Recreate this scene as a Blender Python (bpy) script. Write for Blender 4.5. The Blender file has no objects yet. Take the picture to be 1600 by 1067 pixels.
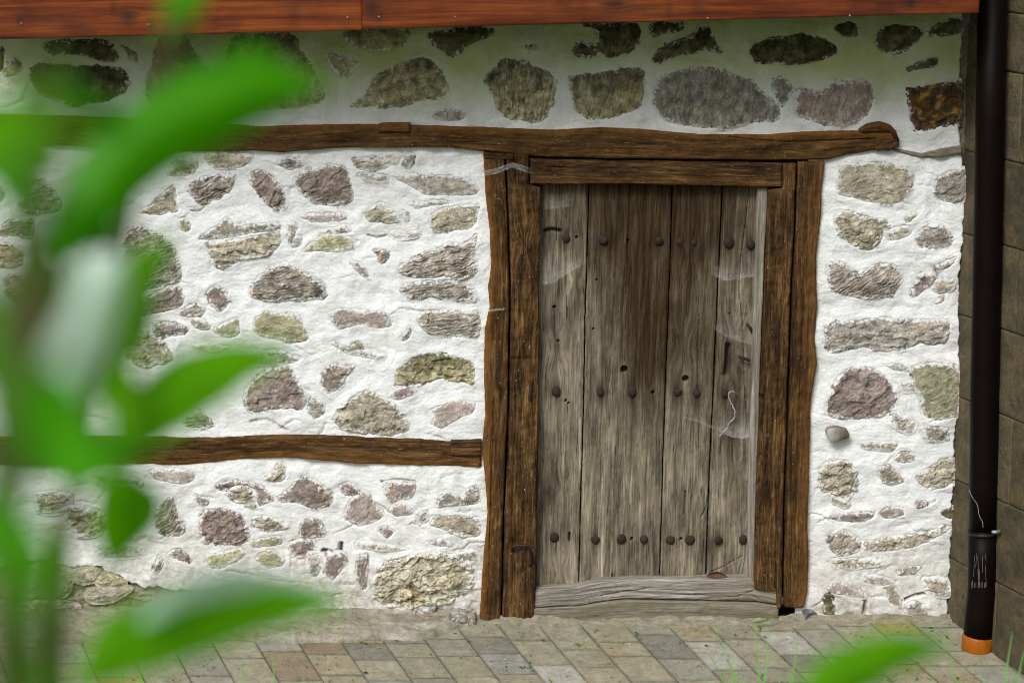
import bpy, math, random
import numpy as np
from mathutils import Vector

S = bpy.context.scene
COL = S.collection
R = math.radians
random.seed(7)
rng = np.random.default_rng(7)

# ------------------------------------------------------------------ camera, sky, sun, exposure
FPX = 3900.0                      # focal length in photo pixels (1600 wide)
PITCH = R(12.06)
DIST = 9.5
CAMH = DIST * math.tan(PITCH + math.atan(432 / FPX))
cam_d = bpy.data.cameras.new('camera')
cam = bpy.data.objects.new('camera', cam_d); COL.objects.link(cam)
cam.location = (0, -DIST, CAMH)
cam.rotation_euler = (R(90) - PITCH, 0, 0)
cam_d.sensor_width = 36; cam_d.lens = FPX / 1600 * 36
cam_d.clip_start = 0.05; cam_d.clip_end = 300
cam_d.dof.use_dof = True
cam_d.dof.focus_distance = DIST / math.cos(PITCH) + 0.0
cam_d.dof.aperture_fstop = 1.9
S.camera = cam

SUN_EL, SUN_AZ = R(44), R(205)    # azimuth clockwise from +Y (north): sun behind the camera's left
w = bpy.data.worlds.new('World'); S.world = w; w.use_nodes = True
nt = w.node_tree; nt.nodes.clear()
sky = nt.nodes.new('ShaderNodeTexSky'); sky.sky_type = 'NISHITA'; sky.sun_disc = False
sky.sun_elevation = SUN_EL; sky.sun_rotation = SUN_AZ
sky.air_density = 1.0; sky.dust_density = 4.0; sky.ozone_density = 1.0
hsv = nt.nodes.new('ShaderNodeHueSaturation'); hsv.inputs['Saturation'].default_value = 0.35
bg = nt.nodes.new('ShaderNodeBackground'); bg.inputs[1].default_value = 0.10
wo = nt.nodes.new('ShaderNodeOutputWorld')
nt.links.new(sky.outputs[0], hsv.inputs['Color']); nt.links.new(hsv.outputs[0], bg.inputs[0]); nt.links.new(bg.outputs[0], wo.inputs[0])
sd = bpy.data.lights.new('sun', 'SUN'); sd.energy = 2.6; sd.angle = R(22); sd.color = (1, .985, .96)
sun = bpy.data.objects.new('sun', sd); COL.objects.link(sun)
sdir = Vector((math.sin(SUN_AZ) * math.cos(SUN_EL), math.cos(SUN_AZ) * math.cos(SUN_EL), math.sin(SUN_EL)))
sun.rotation_euler = sdir.to_track_quat('Z', 'Y').to_euler(); sun.location = (-3, -8, 8)
S.view_settings.view_transform = 'Standard'; S.view_settings.look = 'None'
S.view_settings.exposure = 0.0; S.view_settings.gamma = 1
S.view_settings.use_curve_mapping = False
S.render.engine = 'CYCLES'
try:
    S.cycles.use_denoising = True; S.cycles.denoiser = 'OPENIMAGEDENOISE'
except Exception: pass
S.cycles.pixel_filter_type = 'BLACKMAN_HARRIS'; S.cycles.filter_width = 0.95
S.cycles.max_bounces = 6; S.cycles.transparent_max_bounces = 12

# ------------------------------------------------------------------ photo pixel -> world ray (used only to read off positions on real planes)
cp, sp_ = math.cos(PITCH), math.sin(PITCH)
def ray(x, y):
    rx, ry = (x - 800) / FPX, (533.5 - y) / FPX
    return np.array([rx, cp + sp_ * ry, -sp_ + cp * ry])
C0 = np.array([0, -DIST, CAMH])
def at(x, y, Y=0.0):
    d = ray(x, y); t = (Y + DIST) / d[1]; return C0 + d * t
def atd(x, y, dist):
    return C0 + ray(x, y) * dist
GS = math.tan(R(6.5))             # the paving falls away from the wall
def ground_z(Y): return GS * min(Y, 0.0) if np.isscalar(Y) else GS * np.minimum(Y, 0)
def atg(x, y):
    d = ray(x, y); t = (GS * C0[1] - C0[2]) / (d[2] - GS * d[1]); return C0 + d * t
def XZ(pts, Y=0.0):
    return np.array([at(a, b, Y)[[0, 2]] for a, b in pts])
MM = 0.001
PXM = at(801, 533)[0] - at(800, 533)[0]     # metres per photo pixel on the wall

# ------------------------------------------------------------------ numpy noise
def _h(ix, iy, s):
    n = (ix.astype(np.int64) * 374761393 + iy.astype(np.int64) * 668265263 + int(s) * 1274126177) & 0xffffffff
    n = ((n ^ (n >> 13)) * 1274126177) & 0xffffffff
    n = ((n ^ (n >> 16)) * 2246822519) & 0xffffffff
    return (n ^ (n >> 15)) & 0xffffffff
def gn(x, y, s=0):
    x = np.asarray(x, float); y = np.asarray(y, float)
    ix, iy = np.floor(x), np.floor(y); fx, fy = x - ix, y - iy
    u, v = fx * fx * fx * (fx * (fx * 6 - 15) + 10), fy * fy * fy * (fy * (fy * 6 - 15) + 10)
    def g(a, b):
        an = _h(ix + a, iy + b, s) * (2 * math.pi / 4294967296.0)
        return np.cos(an) * (fx - a) + np.sin(an) * (fy - b)
    return 1.5 * ((g(0, 0) * (1 - u) + g(1, 0) * u) * (1 - v) + (g(0, 1) * (1 - u) + g(1, 1) * u) * v)
def fbm(x, y, o=4, s=0, gain=.5):
    r = 0; a = 1; f = 1; t = 0
    for k in range(o):
        r = r + a * gn(x * f + 17.3 * k, y * f - 9.1 * k, s + k * 31); t += a; a *= gain; f *= 2.03
    return r / t * 1.4
def ridge(x, y, o=4, s=0):
    r = 0; a = 1; f = 1; t = 0
    for k in range(o):
        r = r + a * (1 - 2 * np.abs(gn(x * f + 7.3 * k, y * f + 3.1 * k, s + k * 17))); t += a; a *= .5; f *= 2.1
    return r / t
def facets(x, y, s=0, tilt=.35):
    ix, iy = np.floor(x), np.floor(y)
    best = np.full(x.shape, 9e9); hh = np.zeros(x.shape); second = np.full(x.shape, 9e9)
    for a in (-1, 0, 1):
        for b in (-1, 0, 1):
            cx, cy = ix + a, iy + b
            px = cx + _h(cx, cy, s) / 4294967296.0; py = cy + _h(cx, cy, s + 1) / 4294967296.0
            d = (x - px) ** 2 + (y - py) ** 2
            h = (_h(cx, cy, s + 2) / 4294967296.0 - .5) + tilt * 2 * ((_h(cx, cy, s + 3) / 4294967296.0 - .5) * (x - px) + (_h(cx, cy, s + 4) / 4294967296.0 - .5) * (y - py)) * 2
            m = d < best
            second = np.where(m, best, np.minimum(second, d)); hh = np.where(m, h, hh); best = np.where(m, d, best)
    return hh, np.sqrt(second) - np.sqrt(best)
def sst(a, b, x):
    t = np.clip((x - a) / (b - a), 0, 1); return t * t * (3 - 2 * t)
def catmull(P, n=5):
    P = np.array(P, float); N = len(P); out = []
    for i in range(N):
        p0, p1, p2, p3 = P[i - 1], P[i], P[(i + 1) % N], P[(i + 2) % N]
        for k in range(n):
            t = k / n
            out.append(.5 * ((2 * p1) + (-p0 + p2) * t + (2 * p0 - 5 * p1 + 4 * p2 - p3) * t * t + (-p0 + 3 * p1 - 3 * p2 + p3) * t ** 3) * .7 + .3 * (p1 + (p2 - p1) * t))
    return np.array(out)
def sdf(P, x, z):
    """signed distance to polygon, positive inside"""
    d = np.full(x.shape, 9e9); ins = np.zeros(x.shape, bool)
    for i in range(len(P)):
        a, b = P[i - 1], P[i]; e = b - a; L = e @ e + 1e-12
        t = np.clip(((x - a[0]) * e[0] + (z - a[1]) * e[1]) / L, 0, 1)
        d = np.minimum(d, (x - a[0] - t * e[0]) ** 2 + (z - a[1] - t * e[1]) ** 2)
        c = (a[1] > z) != (b[1] > z)
        with np.errstate(divide='ignore', invalid='ignore'):
            ins ^= c & (x < (b[0] - a[0]) * (z - a[1]) / (b[1] - a[1] + 1e-15) + a[0])
    d = np.sqrt(d); return np.where(ins, d, -d)
def pld(P, x, z):
    d = np.full(x.shape, 9e9)
    for i in range(len(P) - 1):
        a, b = P[i], P[i + 1]; e = b - a; L = e @ e + 1e-12
        t = np.clip(((x - a[0]) * e[0] + (z - a[1]) * e[1]) / L, 0, 1)
        d = np.minimum(d, (x - a[0] - t * e[0]) ** 2 + (z - a[1] - t * e[1]) ** 2)
    return np.sqrt(d)

# ------------------------------------------------------------------ object helpers
def tag(o, label=None, cat=None, group=None, kind=None):
    if label: o['label'] = label
    if cat: o['category'] = cat
    if group: o['group'] = group
    if kind: o['kind'] = kind
    return o
def empty(name, loc, label=None, cat=None, **k):
    o = bpy.data.objects.new(name, None); COL.objects.link(o); o.location = loc; o.empty_display_size = .1
    return tag(o, label, cat, **k)
def wloc(p):
    v = Vector((0, 0, 0))
    while p is not None: v += p.location; p = p.parent
    return np.array(v)
def mk(name, V, F, mat, parent=None, attrs=None, smooth=True, loc=None):
    """V world coordinates (n,3); F list or (m,k) array of faces"""
    me = bpy.data.meshes.new(name)
    V = np.asarray(V, float)
    org = np.array(loc) if loc is not None else (V.min(0) + V.max(0)) / 2
    base = org
    Vl = V - base
    if isinstance(F, np.ndarray):
        k = F.shape[1]; me.vertices.add(len(V)); me.vertices.foreach_set('co', Vl.astype(np.float32).ravel())
        me.loops.add(F.size); me.loops.foreach_set('vertex_index', F.astype(np.int32).ravel())
        me.polygons.add(len(F)); me.polygons.foreach_set('loop_start', np.arange(0, F.size, k, dtype=np.int32))
        me.update(calc_edges=True)
    else:
        me.from_pydata([tuple(v) for v in Vl], [], [tuple(f) for f in F])
    if smooth: me.polygons.foreach_set('use_smooth', np.ones(len(me.polygons), bool))
    for n, a in (attrs or {}).items():
        a = np.asarray(a, np.float32)
        if a.ndim == 1:
            at_ = me.attributes.new(n, 'FLOAT', 'POINT'); at_.data.foreach_set('value', a)
        else:
            at_ = me.attributes.new(n, 'FLOAT_VECTOR', 'POINT'); at_.data.foreach_set('vector', a.ravel())
    me.materials.append(mat); me.validate()
    o = bpy.data.objects.new(name, me); COL.objects.link(o)
    if parent is not None: o.parent = parent
    o.location = base - wloc(parent) if parent is not None else base
    return o
def gridF(n, m, off=0):
    i = np.arange(n - 1)[:, None] * m + np.arange(m - 1)[None, :] + off
    i = i.ravel(); return np.stack([i, i + 1, i + m + 1, i + m], 1)
def skirt(V, n, m, vec, dup=False):
    """append a pushed-back copy of the border of an n*m grid; returns V,F,index of source"""
    b = list(range(m)) + [r * m + m - 1 for r in range(1, n)] + [(n - 1) * m + c for c in range(m - 2, -1, -1)] + [r * m for r in range(n - 2, 0, -1)]
    b = np.array(b); W = V[b] + np.asarray(vec); N = len(V); k = len(b); j = np.arange(k)
    if dup:
        F = np.stack([N + j, N + k + j, N + k + (j + 1) % k, N + (j + 1) % k], 1)
        return np.vstack([V, V[b], W]), np.vstack([gridF(n, m), F]), np.concatenate([np.arange(N), b, b])
    F = np.stack([b[j], N + j, N + (j + 1) % k, b[(j + 1) % k]], 1)
    return np.vstack([V, W]), np.vstack([gridF(n, m), F]), np.concatenate([np.arange(N), b])
def tube(name, pts, rad, mat, parent=None, seg=16, caps=True, noise=0, attrs=None, loc=None):
    P = np.array(pts, float); n = len(P); rad = np.broadcast_to(rad, n)
    V = []; up = None
    for i in range(n):
        t = P[min(i + 1, n - 1)] - P[max(i - 1, 0)]; t /= np.linalg.norm(t) + 1e-12
        if up is None:
            a = np.array([0, 1, 0]) if abs(t[1]) < .8 else np.array([1, 0, 0]); up = np.cross(t, a); up /= np.linalg.norm(up)
        up = up - t * (up @ t); up /= np.linalg.norm(up); q = np.cross(t, up)
        for k in range(seg):
            a = 2 * math.pi * k / seg; r = rad[i] * (1 + (random.uniform(-noise, noise) if noise else 0))
            V.append(P[i] + r * (math.cos(a) * up + math.sin(a) * q))
    F = [(i * seg + k, i * seg + (k + 1) % seg, (i + 1) * seg + (k + 1) % seg, (i + 1) * seg + k) for i in range(n - 1) for k in range(seg)]
    if caps: F += [tuple(range(seg))[::-1], tuple(range((n - 1) * seg, n * seg))]
    return mk(name, V, F, mat, parent, attrs, loc=loc)

# ------------------------------------------------------------------ materials
class M:
    def __init__(s, name, rough=.8, spec=.2):
        s.m = bpy.data.materials.new(name); s.m.use_nodes = True; s.t = s.m.node_tree
        s.b = s.t.nodes['Principled BSDF']; s.b.inputs['Roughness'].default_value = rough; s.b.inputs['Specular IOR Level'].default_value = spec
        s.out = s.t.nodes['Material Output']
    def n(s, t, **k):
        o = s.t.nodes.new('ShaderNode' + t)
        for a, v in k.items(): setattr(o, a, v)
        return o
    def put(s, a, b):
        if hasattr(a, 'outputs'): a = a.outputs[0]
        if isinstance(a, bpy.types.NodeSocket): s.t.links.new(a, b)
        elif isinstance(a, (tuple, list)) and len(a) == 3 and b.type == 'RGBA': b.default_value = (*a, 1)
        else: b.default_value = a
    def attr(s, n): return s.n('Attribute', attribute_name=n)
    def coord(s, kind='Object'):
        return s.n('TexCoord').outputs[kind]
    def pos(s): return s.n('NewGeometry').outputs['Position']
    def map(s, v, sc):
        o = s.n('Mapping'); s.put(v, o.inputs[0]); o.inputs['Scale'].default_value = sc; return o.outputs[0]
    def noise(s, v, sc, det=4, ro=.55, dist=0):
        o = s.n('TexNoise'); s.put(v, o.inputs['Vector']); o.inputs['Scale'].default_value = sc
        o.inputs['Detail'].default_value = det; o.inputs['Roughness'].default_value = ro; o.inputs['Distortion'].default_value = dist
        return o.outputs['Fac']
    def ramp(s, f, stops):
        o = s.n('ValToRGB'); s.put(f, o.inputs[0]); e = o.color_ramp.elements
        while len(e) < len(stops): e.new(.5)
        for q, (p, c) in zip(e, stops):
            q.position = p; q.color = (c, c, c, 1) if np.isscalar(c) else (*c, 1)
        return o.outputs[0]
    def mix(s, f, a, b, mode='MIX'):
        o = s.n('Mix', data_type='RGBA', blend_type=mode); s.put(f, o.inputs[0])
        s.put(a, o.inputs[6]); s.put(b, o.inputs[7]); return o.outputs[2]
    def math(s, op, a, b=0.0, c=False):
        o = s.n('Math', operation=op, use_clamp=c); s.put(a, o.inputs[0]); s.put(b, o.inputs[1]); return o.outputs[0]
    def bump(s, h, dist=.002, st=1.0, prev=None):
        o = s.n('Bump'); s.put(h, o.inputs['Height']); o.inputs['Distance'].default_value = dist; o.inputs['Strength'].default_value = st
        if prev is not None: s.put(prev, o.inputs['Normal'])
        return o.outputs[0]
    def fin(s, col, nrm=None, rough=None):
        s.put(col, s.b.inputs['Base Color'])
        if nrm is not None: s.put(nrm, s.b.inputs['Normal'])
        if rough is not None: s.put(rough, s.b.inputs['Roughness'])
        return s.m

def mat_plaster():
    m = M('lime_plaster', .92); p = m.pos()
    big = m.noise(p, 3.2, 5, .6); mid = m.noise(p, 16, 5, .65); fine = m.noise(p, 120, 4, .7)
    c = m.ramp(big, [(.3, (.76, .775, .785)), (.7, (.85, .86, .87))])
    c = m.mix(m.ramp(mid, [(.30, .35), (.55, 0)]), c, (.60, .60, .57))
    gr = m.noise(p, 260, 3, .7); c = m.mix(1.0, c, m.ramp(gr, [(.3, .80), (.5, 1.0), (.7, 1.06)]), 'MULTIPLY')
    pk = m.noise(m.map(p, (60, 60, 150)), 1.0, 4, .7, .5); c = m.mix(m.ramp(pk, [(.30, .5), (.40, 0)]), c, (.42, .41, .37))
    run = m.noise(m.map(p, (26, 26, 2.2)), 1.0, 4, .6, .3); c = m.mix(m.math('MULTIPLY', m.ramp(run, [(.54, 0), (.70, .42)]), m.ramp(big, [(.42, 0), (.6, 1)])), c, (.50, .50, .45))
    # dust and grime speckles
    sp = m.noise(p, 230, 2, .5)
    c = m.mix(m.math('MULTIPLY', m.ramp(sp, [(.66, 0), (.73, 1)]), .45), c, (.16, .13, .09))
    # attributes: grime, algae with eaves shade painted in, mud
    g = m.attr('grime').outputs['Fac']
    c = m.mix(m.math('MULTIPLY', g, m.ramp(m.noise(p, 34, 5, .7), [(.36, .15), (.62, 1)])), c, (.36, .31, .22))
    a = m.attr('algae_shade').outputs['Fac']
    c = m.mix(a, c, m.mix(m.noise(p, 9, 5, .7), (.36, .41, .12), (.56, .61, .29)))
    mud = m.attr('mud').outputs['Fac']
    mc = m.ramp(m.noise(p, 25, 6, .7), [(.3, (.15, .12, .085)), (.5, (.27, .23, .165)), (.7, (.38, .34, .26))])
    c = m.mix(mud, c, mc)
    st = m.noise(m.map(p, (30, 30, 60)), 1.0, 5, .6, .3)
    b1 = m.bump(st, .0035, .4)
    b2 = m.bump(fine, .003, .65, b1)
    b3 = m.bump(m.noise(p, 330, 3, .6), .0014, .7, b2)
    return m.fin(c, b3)
def mat_rock(name='rock', rough=.88, fleck=True, dust=.0):
    m = M(name, rough); p = m.pos(); t = m.attr('tint').outputs['Color']
    d1 = m.noise(p, 38, 6, .65); d2 = m.noise(p, 190, 5, .8)
    c = m.mix(1.0, t, m.ramp(d1, [(.30, .40), (.48, .95), (.68, 1.5)] if fleck else [(.3, .72), (.5, 1.0), (.7, 1.2)]), 'MULTIPLY')
    rg = m.attr('rgh').outputs['Fac'] if fleck else None
    if fleck: c = m.mix(rg, t, c)
    c = m.mix(1.0, c, m.ramp(d2, [(.33, .40), (.46, .92), (.56, 1.08), (.68, 1.55)]), 'MULTIPLY')
    if fleck:
        ly = m.noise(m.map(m.attr('g').outputs['Vector'], (14, 130, 1)), 1, 5, .65, .6); la = m.attr('lay').outputs['Fac']
        c = m.mix(la, c, m.mix(1.0, c, m.ramp(ly, [(.33, .16), (.44, .75), (.55, 1.15), (.7, 1.5)]), 'MULTIPLY'))
    if dust:
        c = m.mix(m.ramp(m.noise(p, 7, 5, .7), [(.34, .05), (.64, dust)]), c, m.mix(m.noise(p, 60, 4, .7), (.22, .21, .145), (.35, .33, .24)))
    hue = m.noise(p, 14, 3, .5)
    c = m.mix(m.ramp(hue, [(.52, 0), (.72, .45 if fleck else .2)]), c, m.mix(1.0, c, (1.25, 1.0, .62), 'MULTIPLY'))
    v = m.n('TexVoronoi', feature='DISTANCE_TO_EDGE'); m.put(m.mix(.12, p, m.n('TexNoise').outputs['Color']), v.inputs['Vector'])
    v.inputs['Scale'].default_value = 22
    cr = m.ramp(v.outputs['Distance'], [(0, 1), (.035, 0)])
    cr = m.math('MULTIPLY', cr, m.ramp(hue, [(.45, 0), (.6, .7)]))
    c = m.mix(cr, c, (.03, .025, .02))
    if fleck:
        wa = m.attr('wash').outputs['Fac']
        f = m.math('ADD', wa, m.math('MULTIPLY', m.math('SUBTRACT', m.noise(p, 65, 6, .8), .5), 3.4))
        f = m.ramp(f, [(.50, 0), (.74, .9)])
        c = m.mix(f, c, (.74, .745, .74))
    if fleck:
        b = m.bump(d1, .007, .5); m.put(m.math('MULTIPLY', rg, .55), b.node.inputs['Strength'])
        b = m.bump(ly, .005, .55, b); m.put(m.math('MULTIPLY', la, .9, True), b.node.inputs['Strength'])
        b = m.bump(d2, .003, .9, b)
    else:
        b = m.bump(d1, .006, .5); b = m.bump(d2, .003, .9, b)
    return m.fin(c, b)
def mat_timber():
    m = M('oiled_oak', .72, .12); g = m.attr('g').outputs['Vector']; e = m.attr('edge').outputs['Fac']; p = m.pos()
    a = m.noise(m.map(g, (5, 90, 1)), 1, 6, .62, .6); b = m.noise(m.map(g, (18, 190, 1)), 1, 4, .7); big = m.noise(m.map(g, (5, 14, 1)), 1, 6, .7)
    c = m.ramp(a, [(.25, (.010, .005, .002)), (.43, (.040, .021, .008)), (.58, (.088, .046, .015)), (.78, (.22, .125, .042))])
    c = m.mix(1.0, c, m.ramp(b, [(.34, .35), (.47, .9), (.56, 1.1), (.68, 1.6)]), 'MULTIPLY')
    c = m.mix(1.0, c, m.ramp(big, [(.3, .3), (.5, 1), (.7, 1.7)]), 'MULTIPLY')
    c = m.mix(m.math('MULTIPLY', e, m.ramp(m.noise(p, 22, 4, .6), [(.3, .3), (.6, 1)]), True), c, (.21, .095, .018))
    fl = m.noise(m.map(g, (26, 70, 1)), 1, 5, .75)
    c = m.mix(m.ramp(fl, [(.60, 0), (.72, .5)]), c, (.40, .27, .13)); c = m.mix(m.ramp(m.noise(p, 85, 5, .8), [(.30, .8), (.40, 0)]), c, (.012, .007, .004))
    sp = m.noise(p, 130, 2, .5); c = m.mix(m.ramp(sp, [(.72, 0), (.76, .8)]), c, (.6, .58, .52))
    c = m.mix(1.0, c, (1.02, 1.0, 1.05), 'MULTIPLY')
    n = m.bump(a, .005, .7); n = m.bump(b, .0015, .9, n); n = m.bump(m.noise(p, 60, 4, .7), .003, .5, n)
    return m.fin(c, n, m.ramp(b, [(.3, .55), (.7, .85)]))
def mat_plank():
    m = M('weathered_oak', .85, .1); g = m.attr('g').outputs['Vector']; br = m.attr('brown').outputs['Fac']; st = m.attr('stain').outputs['Fac']; p = m.pos()
    a = m.noise(m.map(g, (3.5, 75, 1)), 1, 6, .62, .5); b = m.noise(m.map(g, (8, 190, 1)), 1, 4, .7); big = m.noise(m.map(g, (2, 7, 1)), 1, 5, .6)
    grey = m.ramp(a, [(.22, (.035, .029, .021)), (.40, (.135, .118, .09)), (.58, (.215, .195, .158)), (.78, (.36, .335, .285))])
    brown = m.ramp(a, [(.25, (.009, .006, .003)), (.45, (.034, .022, .011)), (.62, (.066, .045, .024)), (.8, (.14, .10, .062))])
    grey = m.mix(1.0, grey, m.ramp(m.noise(m.map(g, (4, 18, 1)), 1, 5, .7), [(.34, .48), (.5, 1.0), (.66, 1.5)]), 'MULTIPLY')
    grey = m.mix(1.0, grey, (1.02, 1.02, 1.02), 'MULTIPLY')
    bm = m.math('ADD', br, m.math('MULTIPLY', m.math('SUBTRACT', big, .5), 1.5), True)
    c = m.mix(bm, grey, brown); c = m.mix(1.0, c, (1.02, .97, .88), 'MULTIPLY')
    c = m.mix(1.0, c, m.ramp(b, [(.34, .50), (.46, .93), (.56, 1.07), (.68, 1.4)]), 'MULTIPLY')
    c = m.mix(m.ramp(m.noise(m.map(g, (9, 120, 1)), 1, 3, .6, .3), [(.31, .85), (.37, 0)]), c, (.02, .015, .01))
    c = m.mix(m.math('MULTIPLY', st, m.ramp(m.noise(m.map(g, (14, 110, 1)), 1, 4, .6), [(.3, .55), (.6, 1)]), True), c, (.022, .015, .010))
    n = m.bump(a, .004, .8); n = m.bump(b, .0013, .9, n); n = m.bump(m.noise(p, 90, 3, .6), .001, .4, n)
    return m.fin(c, n)
def mat_sill():
    m = M('bleached_wood', .88); g = m.attr('g').outputs['Vector']; p = m.pos(); br = m.attr('brown').outputs['Fac']
    a = m.noise(m.map(g, (3.0, 70, 1)), 1, 7, .65, .7); b = m.noise(m.map(g, (8, 300, 1)), 1, 4, .6)
    c = m.ramp(a, [(.3, (.05, .043, .034)), (.45, (.20, .18, .15)), (.6, (.36, .335, .30)), (.8, (.50, .47, .43))])
    c = m.mix(1.0, c, m.ramp(b, [(.3, .6), (.5, 1), (.7, 1.3)]), 'MULTIPLY')
    c = m.mix(m.math('MULTIPLY', br, m.ramp(m.noise(p, 30, 5, .7), [(.3, .4), (.6, 1)])), c, (.17, .145, .095))
    n = m.bump(a, .008, .9); n = m.bump(b, .002, .9, n)
    return m.fin(c, n)
def mat_fascia():
    m = M('varnished_pine', .5, .3); g = m.attr('g').outputs['Vector']; kn = m.attr('stain').outputs['Fac']; p = m.pos()
    a = m.noise(m.map(g, (1.6, 34, 1)), 1, 4, .5, .4); b = m.noise(m.map(g, (5, 260, 1)), 1, 4, .6); big = m.noise(m.map(g, (3.5, 5, 1)), 1, 4, .55)
    c = m.ramp(a, [(.3, (.075, .010, .001)), (.5, (.145, .026, .0015)), (.7, (.25, .058, .004))])
    c = m.mix(1.0, c, m.ramp(b, [(.3, .6), (.5, 1), (.7, 1.25)]), 'MULTIPLY')
    c = m.mix(m.ramp(big, [(.50, 0), (.70, .8)]), c, (.045, .007, .002))
    c = m.mix(kn, c, (.02, .006, .004))
    n = m.bump(b, .0006, .6); n = m.bump(a, .002, .4, n)
    return m.fin(c, n, m.ramp(a, [(.3, .42), (.7, .6)]))
def mat_simple(name, col, rough=.7, metal=0, var=.35, sc=60, bumpd=.001, col2=None, spec=None):
    m = M(name, rough); p = m.pos(); d = m.noise(p, sc, 5, .65)
    c2 = col2 or tuple(x * (1 - var) for x in col)
    c = m.ramp(d, [(.35, c2), (.65, col)])
    m.b.inputs['Metallic'].default_value = metal
    if spec is not None: m.b.inputs['Specular IOR Level'].default_value = spec
    return m.fin(c, m.bump(d, bumpd, .6))
def mat_leaf(name, col, col2, gloss=.35, trans=.35):
    m = M(name, gloss, .16); p = m.pos(); g = m.attr('g').outputs['Vector']
    v = m.noise(m.map(g, (6, 40, 1)), 1, 3, .5); c = m.ramp(v, [(.35, col2), (.65, col)])
    m.put(c, m.b.inputs['Base Color']); m.b.inputs['Roughness'].default_value = gloss
    tr = m.n('BsdfTranslucent'); m.put(m.mix(1.0, c, (1.3, 1.5, .45), 'MULTIPLY'), tr.inputs[0])
    ms = m.n('MixShader'); ms.inputs[0].default_value = trans
    m.t.links.new(m.b.outputs[0], ms.inputs[1]); m.t.links.new(tr.outputs[0], ms.inputs[2]); m.t.links.new(ms.outputs[0], m.out.inputs[0])
    return m.m
def mat_web():
    m = M('cobweb_silk', .9); p = m.pos(); m.put((.75, .75, .76), m.b.inputs['Base Color'])
    d = m.attr('dens').outputs['Fac']
    f = m.math('MULTIPLY', d, m.ramp(m.noise(p, 130, 5, .7), [(.3, .35), (.65, 1)]), True)
    tr = m.n('BsdfTransparent'); ms = m.n('MixShader'); m.put(f, ms.inputs[0])
    m.t.links.new(tr.outputs[0], ms.inputs[1]); m.t.links.new(m.b.outputs[0], ms.inputs[2]); m.t.links.new(ms.outputs[0], m.out.inputs[0])
    return m.m
PLASTER = mat_plaster(); ROCK = mat_rock(); SLAB = mat_rock('paving_stone', .85, False, .38); BLOCK = mat_rock('sandstone', .85, False); TIMBER = mat_timber(); PLANK = mat_plank()
SILL = mat_sill(); FASCIA = mat_fascia()
IRON = mat_simple('rusty_iron', (.050, .029, .021), .75, .2, .6, 160, .002, (.03, .02, .017))
IRONB = mat_simple('dark_iron', (.05, .04, .038), .5, .6, .5, 160, .001)
ZINC = mat_simple('zinc', (.32, .34, .37), .45, .7, .4, 50)
WIRE = mat_simple('pale_wire', (.40, .385, .36), .6, .0, .5, 120)
PIPE = mat_simple('brown_plastic', (.0055, .0026, .0022), .5, 0, .3, 30, .0002, spec=.09)
ORANGE = mat_simple('orange_plastic', (.36, .10, .006), .45, 0, .3, 50, .0005)
EARTH = mat_simple('earth', (.24, .205, .15), .95, 0, .5, 45, .01)
GRASSM = mat_leaf('grass_blade', (.24, .55, .14), (.14, .42, .07), .5, .3)
LAWN = mat_simple('lawn_earth', (.06, .12, .025), .95, 0, .5, 12, .02)
LEAF = mat_leaf('shrub_leaf', (.085, .38, .001), (.05, .28, .001), .42, .5)
LEAFP = mat_leaf('shrub_leaf_light', (.16, .42, .004), (.11, .33, .003), .38, .5)
LEAFM = mat_leaf('shrub_leaf_bright', (.18, .50, .004), (.11, .39, .002), .42, .5)
LEAFSHEEN = mat_leaf('shrub_leaf_sheen', (.70, .88, .76), (.58, .80, .66), .4, .35)  # sky sheen on leaves, painted as a whitish base colour
STEM = mat_simple('shrub_stem', (.05, .10, .008), .6, 0, .3, 20)
STEMB = mat_simple('brown_stem', (.06, .045, .012), .6, 0, .3, 20)
DRY = mat_simple('dry_leaf', (.13, .06, .035), .7, 0, .4, 60)
WEB = mat_web()
SCR = mat_simple('scratched_plastic', (.22, .2, .19), .7, 0, .5, 90)

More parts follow.
